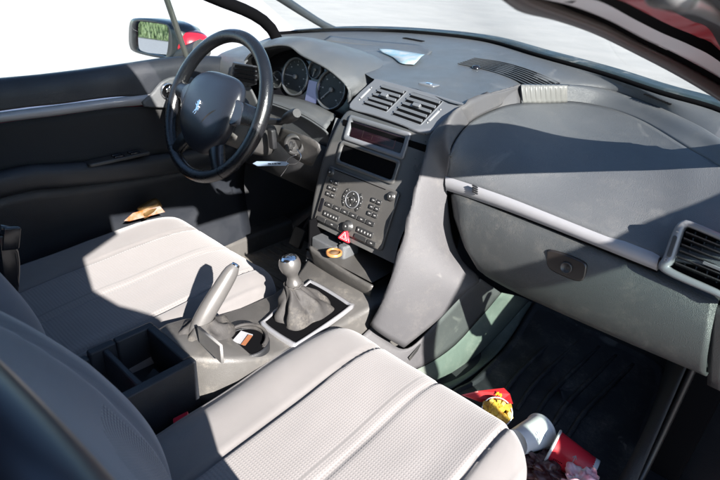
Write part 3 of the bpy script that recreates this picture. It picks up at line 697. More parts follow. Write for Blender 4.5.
# airbag pad
def padpt(v): return WC+WX*v[0]+WU*v[1]+WN*v[2]
def pf(v):
    x = v.x*(.101+.008*v.y); y = v.y*.100-.020; z = v.z*.028+.012-(.012*v.y*v.y); 
    if v.y < -.2: x *= 1-.30*((-v.y-.2)/.8)**1.5
    return WX*x+WU*y+WN*z
ob('airbag_pad', superq(WC, 1, 1, 1, 3.2, 22, pf, 2.6), PADM, swl)
def spoke(a, w0, w1, mt=LEATH, r0=.06, r1=.182, nm='spoke'):
    d = WX*math.cos(R(a))+WU*math.sin(R(a)); e = WN.cross(d); rows = []
    for k in range(9):
        t = k/8; r = r0+(r1-r0)*t; wd = w0+(w1-w0)*t+.010*(max(0, t-.7)/.3)**2; h = .010+.010*math.sin(t*math.pi)*.6; z = .004-.004*t
        c = WC+d*r+WN*z
        rows.append([c+e*(wd*math.cos(R(q)))+WN*(h*math.sin(R(q))) for q in range(0, 360, 20)])
    ob(nm, MB().grid(rows, True), mt, swl)
spoke(177, .030, .020); spoke(3, .030, .020); spoke(236, .028, .016, r0=.075); spoke(304, .028, .016, r0=.075)
# bright control pads beside the airbag
for s in (-1, 1):
    m = MB(); m.prism(crs([wp(s*.088, .030, .010), wp(s*.118, .024, .008), wp(s*.130, .004, .006), wp(s*.122, -.016, .006), wp(s*.100, -.030, .008), wp(s*.084, -.010, .010)], 24, True), WN, .012, .004)
    ob('spoke_cover', m, mat('spoke_cover_plastic', (.022, .025, .033), .25, spec=.7), swl)
# airbag lower insert (dark lens shape) and lower horn panel
m = MB(); m.prism(crs([wp(.020, -.055, .034), wp(.045, -.018, .038), wp(.075, .000, .028), wp(.082, -.020, .024), wp(.070, -.055, .020), wp(.045, -.078, .018)], 30, True), WN, .003, .001); ob('horn_panel', m, DARK, swl)
# rampant lion badge
lion = [(-.2, 1.0), (.02, .98), (.2, .85), (.22, .68), (.42, .70), (.60, .86), (.66, .78), (.52, .58), (.30, .48), (.34, .30), (.62, .36), (.80, .50), (.84, .40), (.66, .20), (.36, .10), (.28, -.12), (.30, -.35), (.55, -.50), (.62, -.72), (.78, -.78), (.76, -.90), (.50, -.90), (.38, -.66), (.10, -.48), (-.02, -.62), (.10, -.86), (.26, -.92), (.24, -1.02), (-.06, -1.0), (-.22, -.70), (-.20, -.42), (-.38, -.30), (-.55, -.50), (-.72, -.42), (-.62, -.14), (-.78, .10), (-.64, .20), (-.50, -.02), (-.44, -.12), (-.26, .06), (-.36, .36), (-.46, .52), (-.30, .66), (-.42, .80)]
lc = at(198, 107, pl=(WC+WN*.038, WN))
ob('lion_badge', MB().prism([lc-WX*x*.0125+WU*y*.0185 for x, y in lion], WN, .003, .0006), CHROME, swl)
# column
m = MB(); ax = (WN*-1); m.lathe(WC-WN*.02, ax, [(.04, -.01), (.050, .0), (.052, .03), (.048, .05)], 24)
def cf(v):
    return X1*(v.x*.068)+WU*(v.y*.058-.022)+ax*(v.z*.085+.105)
m.v += []; q = superq(WC, 1, 1, 1, 4, 16, cf); m.add(q.v, q.f)
COLM = mat('column_plastic', (.038, .037, .036), .45, bump=.3, bscale=900, kind='grain', dust=.25); col_ = ob('steering_column', m, COLM, car)
m = MB(); a = at(268, 111, y=.60); k0 = at(281, 122, y=.575); k1 = at(297, 113, y=.545)
m.tube([WC-WN*.07+X1*.05, k0, k0.lerp(k1, .6)], [.010, .008, .009], 14); m.tube(crs([k0.lerp(k1, .25), k0.lerp(k1, .5), k1], 8), [.009, .012, .0135, .014, .014, .014, .013, .010], 16); ob('stalk', m, DARK, col_)
m = MB(); a = WC-WN*.07-X1*.05; m.tube([a, a+V((-.07, -.01, .01)), a+V((-.125, -.03, .012))], [.008, .008, .011], 12); ob('stalk', m, DARK, col_)
m = MB(); c = at(272, 139, y=.56); m.box(c, X1*.010, V((0, -.003, .026)), V((0, -.006, 0)), bev=.005); ob('audio_stalk', m, DARK, col_)
ic = at(294, 145, y=.585); 
m = MB(); dn = (CAM-ic); dn = V((.62, -.75, .2)).normalized(); m.lathe(ic-dn*.03, dn, [(.030, 0), (.026, .022), (.020, .026), (.017, .024), (.0165, .010), (.0001, .010)], 28); ign = ob('ignition_barrel', m, mat('barrel_grey', (.03, .03, .03), .35), col_)
# pale lower shroud lit by the sun
m = loft([[at(282, 127, y=.60), at(300, 133, y=.60), at(318, 142, y=.60), at(321, 150, y=.60)], [at(278, 140, y=.62), at(292, 155, y=.615), at(305, 163, y=.62), at(313, 165, y=.625)]], 12, 6); ob('column_shroud', m, COLM, col_, thick=.004)

# key with paper tag in the ignition: lifts out, so a thing of its own
ky = MB(); kh = ic+dn*.004; ky.box(kh+dn*.006, V((.0015, .001, 0)), Z1*.004, dn*.018); ky.prism(crs([kh+dn*.012+Z1*.009, kh+dn*.022+Z1*.011, kh+dn*.036+Z1*.006, kh+dn*.038-Z1*.006, kh+dn*.024-Z1*.011, kh+dn*.012-Z1*.008], 24, True), dn.cross(Z1), .007, .002)
key = ob('ignition_key', ky, mat('key_black', (.03, .03, .03), .3), None)
tag(key, 'black car key in the ignition with a pale blue paper tag on a loop', 'key')
rg = at(296, 160, y=.545)
m = MB(); m.tube(crs([at(297, 149, y=.55), at(301, 156, y=.545), at(297, 163, y=.54), at(289, 164, y=.54), at(286, 162, y=.54), at(291, 157, y=.545), at(296, 155, y=.548)], 40), .0009, 6); m.tube(crs([at(289, 163, y=.54), at(286, 169, y=.538), at(281, 176, y=.536)], 10), .0009, 6)
ob('key_loop', m, CHROME, key)
m = MB(); tq = [at(253, 163.5, y=.54), at(257, 161.2, y=.54), at(285, 161.5, y=.54), at(289, 163.5, y=.54), at(286, 165.6, y=.54), at(258, 166.0, y=.54)]
m.prism(tq, V((0, -1, .1)), .0012, 0); ob('paper_tag', m, mat('blue_paper', (.32, .42, .55), .6), key)
m = MB()
for i, (x0, x1) in enumerate(((268, 271), (272, 273.2), (274.2, 276.6), (277.6, 280.5))):
    a, b = at(x0, 163.6, y=.5385), at(x1, 163.7, y=.5385); m.box((a+b)/2, (b-a)/2, Z1*.0011, V((0, -.0003, 0)))
ob('tag_writing', m, BLACK, key)

# ================= floor console =================
cn = MB()
def crow(y, hw, zt, zb=.05, cx=.0, r=.02):
    o = []
    for x, z in ((-hw-.01, zb), (-hw-.004, (zb+zt)/2), (-hw, zt-r), (-hw+r*.3, zt-r*.3), (-hw+r, zt), (0, zt+.002), (hw-r, zt), (hw-r*.3, zt-r*.3), (hw, zt-r), (hw+.004, (zb+zt)/2), (hw+.01, zb)): o.append(V((cx+x, y, z)))
    return o
prof = [(.126, .060, .378, -.022), (.15, .078, .377, -.010), (.19, .090, .368, .0), (.23, .094, .352, .003), (.27, .097, .336, .006), (.33, .098, .328, .01), (.42, .10, .325, .015), (.50, .108, .326, .010), (.56, .125, .332, .0), (.60, .145, .338, .0), (.70, .15, .345, .0)]
cn.grid([crow(y, hw, zt, cx=cx, r=.012) for y, hw, zt, cx in prof])
con = ob('floor_console', cn, CONS, car)
# rear box with two wells
rb_ = MB(); BZ = .380
def wall(x0, x1, y0, y1, z0=.10, z1=BZ): rb_.bx(x0, x1, y0, y1, z0, z1, bev=.005)
wall(.038, .057, -.22, .128); wall(-.090, .038, .110, .128, .1, BZ+.001); wall(-.098, .038, .022, .034, .1, BZ-.004); wall(-.098, .04, -.23, -.217)
for y0, y1, z1 in ((-.22, .0, .372), (.0, .05, .380), (.05, .128, .3805)): wall(-.106, -.088, y0, y1, .1, z1)
rb_.bx(-.10, .045, -.22, .03, .10, .22); rb_.bx(-.10, .045, .03, .112, .10, .30)
bxo = ob('storage_box', rb_, DOORM, con)
m = MB(); m.box((-.005, .075, .318), X1*.018, V((0, .014, .010)), V((0, .006, -.012)), bev=.004); ob('socket_block', m, DARK, con)
# handbrake
hbm = [at(196, 336, x=-.022), at(200, 325, x=-.022), at(208, 310, x=-.022), at(222, 287, x=-.022), at(231, 272, x=-.022), at(235, 266, x=-.022)]
m = MB(); m.tube(crs(hbm, 16), [.015, .016, .0165, .017, .0172, .0172, .0172, .017, .0168, .0165, .016, .0158, .0152, .0145, .013, .009], 20, flatx=1.15); hb = ob('handbrake', m, GRIP, car)
m = MB(); d = (hbm[-1]-hbm[-2]).normalized(); m.lathe(hbm[-1]-d*.004, d, [(.009, 0), (.0088, .006), (.0075, .009), (.0001, .010)], 18); ob('release_button', m, CHROME, hb)
# gaiter around the handbrake
def gaiter(c, prof_, seg, folds, amp, nm, mt, par_, sq=2.6, drift=V((0, 0, 0))):
    rows = []
    n = len(prof_)
    for i, (hx, hy, z) in enumerate(prof_):
        t = i/(n-1); row = []
        for k in range(seg):
            a = 2*math.pi*k/seg; ca, sa = math.cos(a), math.sin(a); q = (abs(ca)**sq+abs(sa)**sq)**(-1/sq)
            f = 1+amp*math.sin(folds*a+3*t)*math.sin(math.pi*min(1, t*1.15))+amp*.7*noise.noise(V((ca*2, sa*2, t*4)))*math.sin(math.pi*t)
            row.append(c+drift*t+V((hx*ca*q*f, hy*sa*q*f, z+amp*.14*math.cos(folds*a*1.0+3*t)*math.sin(math.pi*t))))
        rows.append(row)
    return ob(nm, MB().grid(rows, True), mt, par_)
gaiter(V((-.022, .195, .362)), [(.044, .064, -.01), (.041, .058, .005), (.035, .048, .014), (.029, .037, .018), (.024, .029, .024), (.018, .022, .034)], 60, 7, .045, 'handbrake_gaiter', BOOT, hb, 2.6, V((0, .0, .0)))
# bright square flap and cup holder beside the handbrake
m = MB(); q = [at(199, 326, x=.020), at(201, 343, x=.026), at(223, 362, x=.030), at(224, 346, x=.028), at(211, 333, x=.024)]
q = [V((.012, .168, .432)), V((.012, .178, .385)), V((.058, .150, .372)), V((.058, .140, .425))]
q = [at(199.5, 326, y=.165), at(202, 342, y=.165), at(224, 363, y=.145), at(222.5, 345, y=.145)]
nn = (q[1]-q[0]).cross(q[3]-q[0]).normalized(); nn = nn if nn.dot(CAM-q[0]) > 0 else -nn
m.prism(q, nn, .005, .0015); ob('coin_flap', m, mat('flap_grey', (.15, .148, .145), .35, dust=.3), con)
m = MB(); cc = at(243, 345, z=.345)
m.lathe(cc+V((.004, .005, -.004)), Z1, [(.040, -.06), (.040, .012), (.044, .014), (.047, .010), (.047, -.01)], 40); m.lathe(cc+V((.004, .005, -.004)), Z1, [(.0001, -.055), (.040, -.055)], 30)
ob('cup_holder', m, DARK, con); m = MB(); m.lathe(cc+V((.004, .005, .0085)), Z1, [(.0001, 0), (.040, 0)], 36); ob('cup_shade', m, BLACK, con)  # flat black disc over the console paints the holder's dark inside
m = MB()
for dz, r_ in ((.012, .0035), (.004, .0045)):
    m.tube([cc+V((.044*math.cos(R(a)), .044*math.sin(R(a))+.004, dz+.006*math.sin(R(a)))) for a in range(20, 250, 12)], r_, 10)
ob('cup_holder_arm', m, BOOT, con)
m = MB(); m.box(cc+V((-.006, .004, .012)), V((.014, .004, .001)), V((-.004, .014, .003)), Z1*.0010)
pk = ob('paper_wrapper', m, mat('wrapper_paper', (.26, .26, .27), .4, var=.4, vscale=60), None); tag(pk, 'small crumpled white and brown wrapper lying in the cup holder by the handbrake', 'wrapper')
m = MB(); m.box(cc+V((.008, .004, .0150)), V((.004, .002, 0)), V((-.004, .012, .003)), Z1*.0008); ob('brown_patch', m, mat('wrapper_brown', (.16, .06, .025), .5), pk)
# gear lever
gf0 = [at(262, 326, z=.334), at(266, 319, z=.335), at(306, 284, z=.334), at(314, 282, z=.334), at(349, 303, z=.334), at(350, 309, z=.334), at(300, 344, z=.334), at(290, 345, z=.334)]
o_ = crs(gf0, 64, True); cc = sum(gf0, V())/8; i_ = [p.lerp(cc, .10) for p in o_]; i2 = [p.lerp(cc, .16) for p in o_]
m = MB().grid([[p-Z1*.006 for p in o_], [p+Z1*.0035 for p in o_], [p+Z1*.005 for p in [a.lerp(b, .5) for a, b in zip(o_, i_)]], [p+Z1*.0035 for p in i_], [p-Z1*.006 for p in i_]], True)
gl = ob('gear_surround', m, mat('satin_surround', (.30, .30, .31), .28, metal=.5, var=.1), con); m = MB(); m.add([p+Z1*.001 for p in i_], [list(range(64))], 0, True); ob('gear_shade', m, BLACK, con)  # flat black sheet paints the shaded recess around the boot
KC = V((.009, .395, .452)); gb_ = V((.030, .418, .0))
rows = []; N = 22
for i in range(N):
    t = i/(N-1); row = []
    z = .326+.082*t**.75; hx = .041*(1-t)**1.2+.0165*(t**.6); hy = .070*(1-t)**1.5+.0165*(t**.6)
    cx = cc.x*(1-t)+KC.x*t+.003; cy = cc.y*(1-t)+KC.y*t
    for k in range(96):
        a = 2*math.pi*k/96; ca, sa = math.cos(a), math.sin(a); q = (abs(ca)**4+abs(sa)**4)**-.25 if t < .3 else 1+((abs(ca)**4+abs(sa)**4)**-.25-1)*max(0, 1-(t-.3)/.4)
        sg = math.sin(math.pi*t)**.8; f = 1+.17*sg*math.sin(5*a+2.2*t)+.10*sg*math.sin(9*a-4*t+1)+.10*sg*noise.noise(V((ca*1.5, sa*1.5, t*5)))
        row.append(V((cx+hx*ca*q*f, cy+hy*sa*q*f, z-.006*sg*math.cos(5*a+2.2*t))))
    rows.append(row)
lev = ob('gear_lever', MB().grid(rows, True), BOOT, car)
m = MB(); kd_ = (KC-V((.026, .41, .34))).normalized(); m.lathe(KC, kd_, [(.0165, -.050), (.0178, -.046), (.0178, -.040), (.0150, -.036), (.0130, -.030), (.0122, -.024), (.0150, -.017), (.0205, -.009), (.0238, .001), (.0238, .009), (.0215, .017), (.0195, .0205)], 36); ob('gear_knob', m, KNOB, lev)
m = MB(); m.lathe(KC, kd_, [(.0196, .0200), (.0180, .0235), (.0110, .0262), (.0001, .0272)], 36); ob('knob_cap', m, CHROME, lev)
m = MB(); kx = X1-kd_*X1.dot(kd_); kx.normalize(); kv = kd_.cross(kx)
for k in (-1, 0, 1): m.box(KC+kd_*.0268-kd_*abs(k)*.0014+kx*.006*k, kx*.0006, kv*.0068, kd_*.0006)
m.box(KC+kd_*.0266, kx*.0066, kv*.0006, kd_*.0006); ob('shift_pattern', m, BTN, lev)
m = MB(); a_ = KC-kd_*.047
m.tube([a_+kx*.0185*math.cos(R(a))+kv*.0185*math.sin(R(a))+kd_*.0015*math.sin(R(a*9)) for a in range(0, 360, 8)], .0028, 8, closed=True); ob('boot_collar', m, BOOT, lev)

# tunnel side facing the passenger footwell
t0 = [at(372, 326, x=.13), at(404, 349, x=.188), at(436, 322, x=.208), at(465, 291, x=.228), at(480, 278, x=.255)]
t1 = [V((.115, .40, .22)), at(402, 372, x=.20), at(447, 350, x=.215), at(478, 318, x=.235), at(500, 292, x=.27)]
t2 = [V((.13, .40, .06)), at(425, 386, x=.205), at(455, 374, x=.225), at(487, 345, x=.245), at(528, 300, x=.27)]
sd = ob('tunnel_trim', loft([t0, t1], 30, 8), SIDE, car, thick=.004) 
ob('tunnel_carpet', loft([t1, [a.lerp(b, .5)+V((.012, 0, .006)) for a, b in zip(t1, t2)], t2], 30, 12), CARPG, sd, thick=.004)
m = MB(); m.tube([p+V((.003, 0, 0)) for p in crs(t1, 20)], .0018, 6); ob('trim_seam', m, BLACK, sd)
ft = [at(425, 386, x=.205)+V((.0, 0, -.004)), at(455, 374, x=.225), at(487, 345, x=.245), at(528, 300, x=.27)]
ft2 = [at(450, 390, z=.052), at(477, 372, z=.054), at(505, 345, z=.062), at(532, 303, z=.11)]
ob('footwell_trim', loft([ft, ft2], 20, 5), CARPG, sd, thick=.003)
m = MB(); s_ = at(415, 352, x=.205); m.box(s_, V((.001, 0, 0)), V((0, .022, .010)), V((0, -.003, .006)), bev=.002); ob('clip', m, BTN, sd)
# side panel down to the floor behind
m = MB(); m.grid([[V((.105, y, .30)) for y in (-.3, .1, .40)], [V((.12, y, .05)) for y in (-.3, .1, .40)]]); ob('console_skirt', m, DARK, con)

# ================= passenger footwell mat =================
mq = [at(446, 401, z=.060), at(474, 380, z=.061), at(508, 345, z=.066), at(533, 306, z=.115), at(545, 305, z=.118), at(600, 333, z=.110), at(655, 362, z=.105), at(665, 372, z=.098), at(664, 395, z=.085), at(652, 430, z=.066), at(634, 480, z=.060), at(560, 500, z=.060), at(480, 460, z=.060)]
mm_ = MB(); ed = crs(mq, 80, True); cc = sum(ed, V())/80
rings = []
for t in (0, .03, .06, .09, .12, .3, .5, .7, .85, 1):
    rings.append([p.lerp(cc, t)+Z1*(.009 if t in (.03, .06) else .003 if t else 0)+Z1*.004*noise.noise(p.lerp(cc, t)*14) for p in ed])
mm_.grid(rings, True)
for k in range(5):
    a = at(520+k*17, 372+k*9, z=.088); b = at(565+k*17, 330+k*8.6, z=.103); c_ = at(500+k*17, 400+k*9, z=.080)
    mm_.tube(crs([c_-Z1*.006, a-Z1*.001, b+Z1*.0], 14), .0035, 6)
mt_ = ob('floor_mat', mm_, MATM, None, thick=.003); tag(mt_, 'black ribbed rubber floor mat in the passenger footwell', 'floor mat')
m = MB(); m.bx(.70, .792, -.62, .98, .03, .05, bev=.008); ob('sill_trim', m, DARK, car)
m = MB(); m.bx(-.722, -.64, -.6, 1.0, .04, .13, bev=.02); ob('sill_trim', m, CONS, car)
kp = loft([[V((-.70, .55, .06)), V((-.70, .95, .10)), V((-.66, 1.35, .2))], [V((-.715, .55, .32)), V((-.705, .95, .35)), V((-.67, 1.35, .45))], [V((-.72, .60, .52)), V((-.715, .93, .70)), V((-.69, 1.35, .74))]], 14, 14)
ob('kick_panel', kp, CARP, car, thick=.004)
# kick panel at the right of the footwell
kp = loft([[V((.70, .55, .06)), V((.70, .95, .10)), V((.66, 1.25, .2))], [V((.715, .55, .12)), V((.705, .95, .35)), V((.67, 1.25, .45))], [V((.735, .60, .12)), V((.715, .93, .60)), V((.69, 1.20, .64))]], 14, 14)
ob('kick_panel', kp, CARP, car, thick=.004)
m = MB(); a = [at(712, 306, y=.70), at(709, 340, y=.705), at(707, 385, y=.73)]; b = [at(726, 310, y=.70), at(726, 340, y=.705), at(722, 392, y=.73)]
ob('dash_end_panel', loft([a, b], 12, 4), DARK, car, thick=.01)
m = MB(); m.tube(crs([V((.735, .86, .66)), V((.735, .85, .4)), V((.735, .76, .08)), V((.72, .4, .05)), V((.72, -.5, .05))], 40), .007, 10); ob('door_weatherstrip', m, RUB, car)

# ================= driver footwell: pedals =================
m = MB(); m.bx(-.66, -.16, .50, 1.0, .055, .062, bev=.003)
for k in range(12): m.bx(-.62, -.20, .53+k*.035, .54+k*.035, .062, .066)
dm = ob('floor_mat', m, mat('dusty_mat', (.13, .12, .105), .9, bump=.6, bscale=300, var=.5, vscale=9), None); tag(dm, 'dusty ribbed floor mat in the driver footwell beyond the front of the driver seat', 'floor mat')
for x in (-.22, -.34, -.47):
    m = MB(); m.box((x, .86, .17), X1*.028, V((0, .016, .032)), V((0, -.005, .003)), bev=.008); m.tube([V((x, .87, .17)), V((x, .95, .26)), V((x, .96, .42))], .008, 8); ob('pedal', m, DARK, car)

# ================= seats =================
def seat(cx, y0, y1, hw, zt, mats, mirror=1):
    cy, hl = (y0+y1)/2, (y1-y0)/2
    def f(v):
        x = v.x*hw*(1-.05*max(0, v.y)**3); y = v.y*hl; z = v.z*.09
        if v.z > .0:
            u = x*mirror; k = min(1, v.z*1.4)
            bol = .013*math.exp(-((abs(u)-.200)/.045)**2)+.0032*math.exp(-((abs(u)-.243)/.0036)**2)
            z += k*(bol+.014*(y/hl)+(.010*(max(0, y/hl)))-.004*(1-(u/.2)**2 if abs(u) < .2 else 0))
            for sx, d in ((-.122, .0085), (.026, .0040), (.185, .0085)): z -= k*d*math.exp(-((u-sx-(.0 if sx else 0))/.0048)**2)
            z += k*.0012*(0)
        z += (.0030*noise.noise(V((x*9, y*9, cx*5)))+.0008*noise.noise(V((x*26, y*14, cx*5)))) if v.z > .3 else 0
        if y > hl*.6: z -= .012*((y/hl-.6)/.4)**3
        return V((x, y, z))
    mb = superq((cx, cy, zt-.09), 1, 1, 1, 5.0, 84, f, 3.6)
    # woven insert faces
    for i, fc in enumerate(mb.f):
        c = sum((mb.v[k] for k in fc), V())/len(fc); u = (c.x-cx)*mirror
        w_ = abs(c.z-(zt-.09)) > .03 or c.y > cy+hl*.95
        if -.120 < u < .183 and c.z > zt-.13: mb.m[i] = 1
        if abs(u-.003) < .0012 and c.z > zt-.1: mb.m[i] = 0
    return mb
def backrest(cx, lean, h, hw, mats):
    ux = V((0, -math.sin(lean), math.cos(lean))); un = V((0, math.cos(lean), math.sin(lean)))
    def f(v):
        x = v.x*hw*(1-.10*max(0, v.z)**2.2); z = (v.z+1)*h/2; y = v.y*.062+.030*(1-((z-.33)/.30)**2)-.014
        if v.y > 0:
            k = v.y; y += k*.003*noise.noise(V((x*8, z*7, 3)))+k*(.040*math.exp(-((abs(x)-.195)/.06)**2)*(1 if abs(x) < .195 else 1)*(1-.5*max(0, v.z)))
            for sx, d in ((-.165, .007), (.165, .007)): y -= k*d*math.exp(-((x-sx-.02*math.copysign(1, sx)*(v.z-.2))/.0050)**2)
        return X1*x+ux*z+un*y
    mb = superq((cx, SBY, .27), 1, 1, 1, 5, 110, f, 3.2)
    for i, fc in enumerate(mb.f):
        c = sum((mb.v[k] for k in fc), V())/len(fc)-V((cx, SBY, .27)); 
        if abs(c.x) < .143-.02*max(0, c.dot(ux)-.1) and c.dot(un) > .01 and c.dot(ux) < .33-1.6*c.x*c.x: mb.m[i] = 1
    return mb, ux, un
SBY = -.075; SBP = -.058
for cx, mir, who in ((.343, 1, 'p'), (-.352, 1, 'd')):
    base = MB(); base.bx(cx-.235, cx+.225, -.16, .34, .10, .205, bev=.03)
    zt = .337 if who == 'p' else .340; y1 = .487 if who == 'p' else .500
    st = ob('front_seat', base, DARK, car)
    st['label'] = 'sunlit passenger seat nearest the viewer' if who == 'p' else 'driver seat half in sun behind the wheel'
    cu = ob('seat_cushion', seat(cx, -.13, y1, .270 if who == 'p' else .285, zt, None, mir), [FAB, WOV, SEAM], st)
    pp = MB(); rows = []
    for a in range(-6, 96, 3): pass
    skirt = MB(); q = superq((cx, (y1-.13)/2-.005, zt-.155), .256, (y1+.13)/2-.016, .05, 5.5, 20, None, 4); ob('seat_valance', q, FAB if who == 'd' else PIPING, st)
    lean = R(26) if who == 'p' else R(24)
    cx = .392 if who == 'p' else cx
    SBY = SBP if who == 'p' else -.075
    bmsh, ux, un = backrest(cx, lean, .62, .258, None); ob('backrest', bmsh, [SHADEF, SHADEWOV], st)
    hr = superq(V((cx, SBY, .27))+ux*.72+un*-.005, .13, .05, .085, 3, 14); ob('headrest', hr, SHADEF, st)
    m = MB()
    for s in (-1, 1): m.tube([V((cx+s*.05, SBY, .27))+ux*.58, V((cx+s*.05, SBY, .27))+ux*.72], .006, 8)
    ob('headrest_post', m, CHROME, st)
# red belt buckle and its stalk
bk = MB(); b0 = at(182, 421, x=.076); bk.box(b0+V((0, -.012, -.022)), V((.010, 0, 0)), V((0, .010, .022)), V((0, .012, -.004)), bev=.003)
bo = ob('belt_buckle', bk, DARK, car)
m = MB(); c = at(182, 420, x=.078); m.box(c, V((.007, -.003, 0)), V((.004, .013, .003)), V((0, -.002, .007)), bev=.002); ob('release_button', m, mat('buckle_red', (.55, .02, .05), .3), bo)
# driver's belt buckle hardware at the left edge
m = MB(); d0 = at(6, 262, x=-.20); m.box(d0, V((.006, .004, 0)), V((0, .006, .050)), V((0, .010, -.003)), bev=.003); m.box(at(8, 238, x=-.20), V((.008, .004, 0)), V((0, .006, .020)), V((0, .012, -.003)), bev=.004)
m.tube(crs([at(0, 228, x=-.20), at(8, 230, x=-.20), at(16, 262, x=-.20), at(14, 300, x=-.20)], 14), .006, 8); bo = ob('belt_buckle', m, mat('buckle_black', (.012, .012, .014), .2), car)

# padded edge of the centre pillar, close to the viewer in the lower left corner
b0, b1 = ray(-48, 423), ray(57, 528)
P0, P1 = CAM+b0*.30, CAM+b1*.29
dr = (P1-P0).normalized(); bl = MB(); bl.tube([P0+dr*(.02*k)+V((0, 0, -.0006*k*k)) for k in range(-8, 16)], .038, 28); ob('pillar_padding', bl, mat('padding_vinyl', (.012, .017, .030), .34, spec=.7), car)

# ================= driver's door =================
DX = -.70
def dp(px, py, x=DX): return at(px, py, x=x)
tp = [V((-.70, -.9, .742)), V((-.70, -.3, .745)), dp(0, 80), dp(60, 74), dp(120, 66), dp(183, 57.5), V((-.70, .80, .745))]
def sh(L, dx, dz=0): return [p+V((dx, 0, dz)) for p in L]
tm0 = [V((-.68, -.9, .655)), V((-.68, -.3, .66)), at(0, 112, x=-.68), at(60, 105, x=-.68), at(120, 97.5, x=-.68), V((-.68, .60, .648)), V((-.68, .80, .645))]
tm1 = [p-V((0, 0, .026)) for p in tm0]
ar0 = [V((-.655, -.9, .50)), V((-.655, -.3, .505)), at(0, 172, x=-.655), at(60, 165, x=-.655), at(120, 160, x=-.655), V((-.66, .60, .49)), V((-.67, .80, .48))]
ar1 = [p+V((.035, 0, -.008)) for p in ar0]; ar2 = [p+V((.03, 0, -.045)) for p in ar0]; ar3 = [p+V((-.005, 0, -.06)) for p in ar0]
bt0 = [V((p.x-.02, p.y, .30)) for p in ar0]; bt1 = [V((p.x+.02, p.y, .10)) for p in ar0]
dm_ = loft([sh(tp, -.03, -.004), tp, sh(tp, .014, -.010), sh(tp, .022, -.030), sh(tm0, .004, .004)], 60, 22)
dr_ = ob('door', dm_, DOORM, car, thick=.003)
ob('door_insert', loft([sh(tm1, 0), [a.lerp(b, .5)-V((.01, 0, 0)) for a, b in zip(tm1, ar0)], ar0], 40, 8), DCLOTH, dr_, thick=.003)
ob('armrest', loft([ar0, sh(ar0, .02, .006), ar1, ar2, ar3], 50, 16), DOORM, dr_, thick=.003)
ob('door_pocket', loft([ar3, bt0, bt1, sh(bt1, .0, -.05)], 40, 14), DOORM, dr_, thick=.003)
i0 = [at(-60, 121, x=-.672), at(0, 113, x=-.672), at(60, 105.5, x=-.672), at(120, 98, x=-.672), at(151, 94, x=-.672)]
i1 = [at(-60, 131, x=-.672), at(0, 122.5, x=-.672), at(60, 115, x=-.672), at(110, 108, x=-.672), at(143, 105, x=-.672)]
a, b = crs(i0, 30), crs(i1, 30)
ob('door_trim_strip', MB().grid([[p+V((-.01, 0, 0)) for p in a], a, [p.lerp(q, .5)+V((.004, 0, 0)) for p, q in zip(a, b)], b, [p+V((-.01, 0, 0)) for p in b]]), SILV, dr_)
m = MB(); q = [at(143, 106, x=-.668), at(152, 92, x=-.668), at(163, 80, x=-.668), at(178, 76, x=-.668), at(195, 80, x=-.668), at(195, 104, x=-.668)]; m.prism(crs(q, 30, True), X1, .010, .004); ob('handle_surround', m, DASH, dr_)
hc = at(168, 91, x=-.655); m = MB(); m.lathe(hc, X1, [(.022, -.004), (.022, .004), (.019, .005), (.0175, .001), (.0001, -.001)], 32); ob('handle_cup', m, BLACK, dr_)
m = MB(); m.lathe(hc, X1, [(.0225, 0), (.0225, .005), (.0205, .0065), (.019, .004)], 32); m.box(hc+V((.006, .002, 0)), Z1*.015, V((0, .003, .002)), X1*.002, bev=.002); m.box(hc+V((.006, -.006, .004)), Z1*.006, V((0, .004, .002)), X1*.002, bev=.002); ob('door_handle', m, CHROME, dr_)
m = MB()
sc_ = at(118, 157.5, x=-.630); m.box(sc_, V((.018, 0, 0)), V((0, .085, .0)), Z1*.004, bev=.008); ob('switch_panel', m, BTN, dr_)
for k in range(4):
    m = MB(); m.box(sc_+V((-.006+.014*(k % 2), .0+.045*(k//2), .0055)), X1*.005, Y1*.014, Z1*.003, bev=.002); ob('window_switch', m, GLOSS, dr_)
# window post, quarter window, frame, glass
m = MB(); a, b = at(166, -3, x=-.70), at(186, 55, x=-.70); up = (a-b).normalized(); m.tube([b-up*.04, b, a, a+up*.24], .010, 10, flatx=.8); ob('window_post', m, mat('post_grey', (.04, .042, .038), .45), dr_)
m = MB(); fr_ = [V((-.57, -.55, 1.20)), V((-.60, .0, 1.175)), at(150, -46, x=-.65), at(190, -14, x=-.668), at(217, -1, x=-.68), at(247, 11, x=-.688), at(265, 22, x=-.69), at(276, 36, x=-.69), at(280, 52, x=-.69)]
m.tube(crs(fr_, 40), [.013+.006*i/39 for i in range(40)], 10); m.tube(crs([V((-.61, -.60, 1.2)), V((-.69, -.62, .75))], 8), .018, 10); ob('window_frame', m, BLACK, dr_)
g_ = MB(); e = crs([V((-.60, -.55, 1.18)), V((-.62, .15, 1.15)), V((-.66, .45, 1.07)), at(190, -40, x=-.70)], 10); f_ = crs([V((-.70, -.58, .74)), V((-.70, -.1, .74)), V((-.70, .35, .73)), V((-.70, .60, .73))], 10); g_.grid([e, f_]); ob('window_glass', g_, SIDEG if False else glass('clear_side_glass', (.88, .92, .90)), dr_)

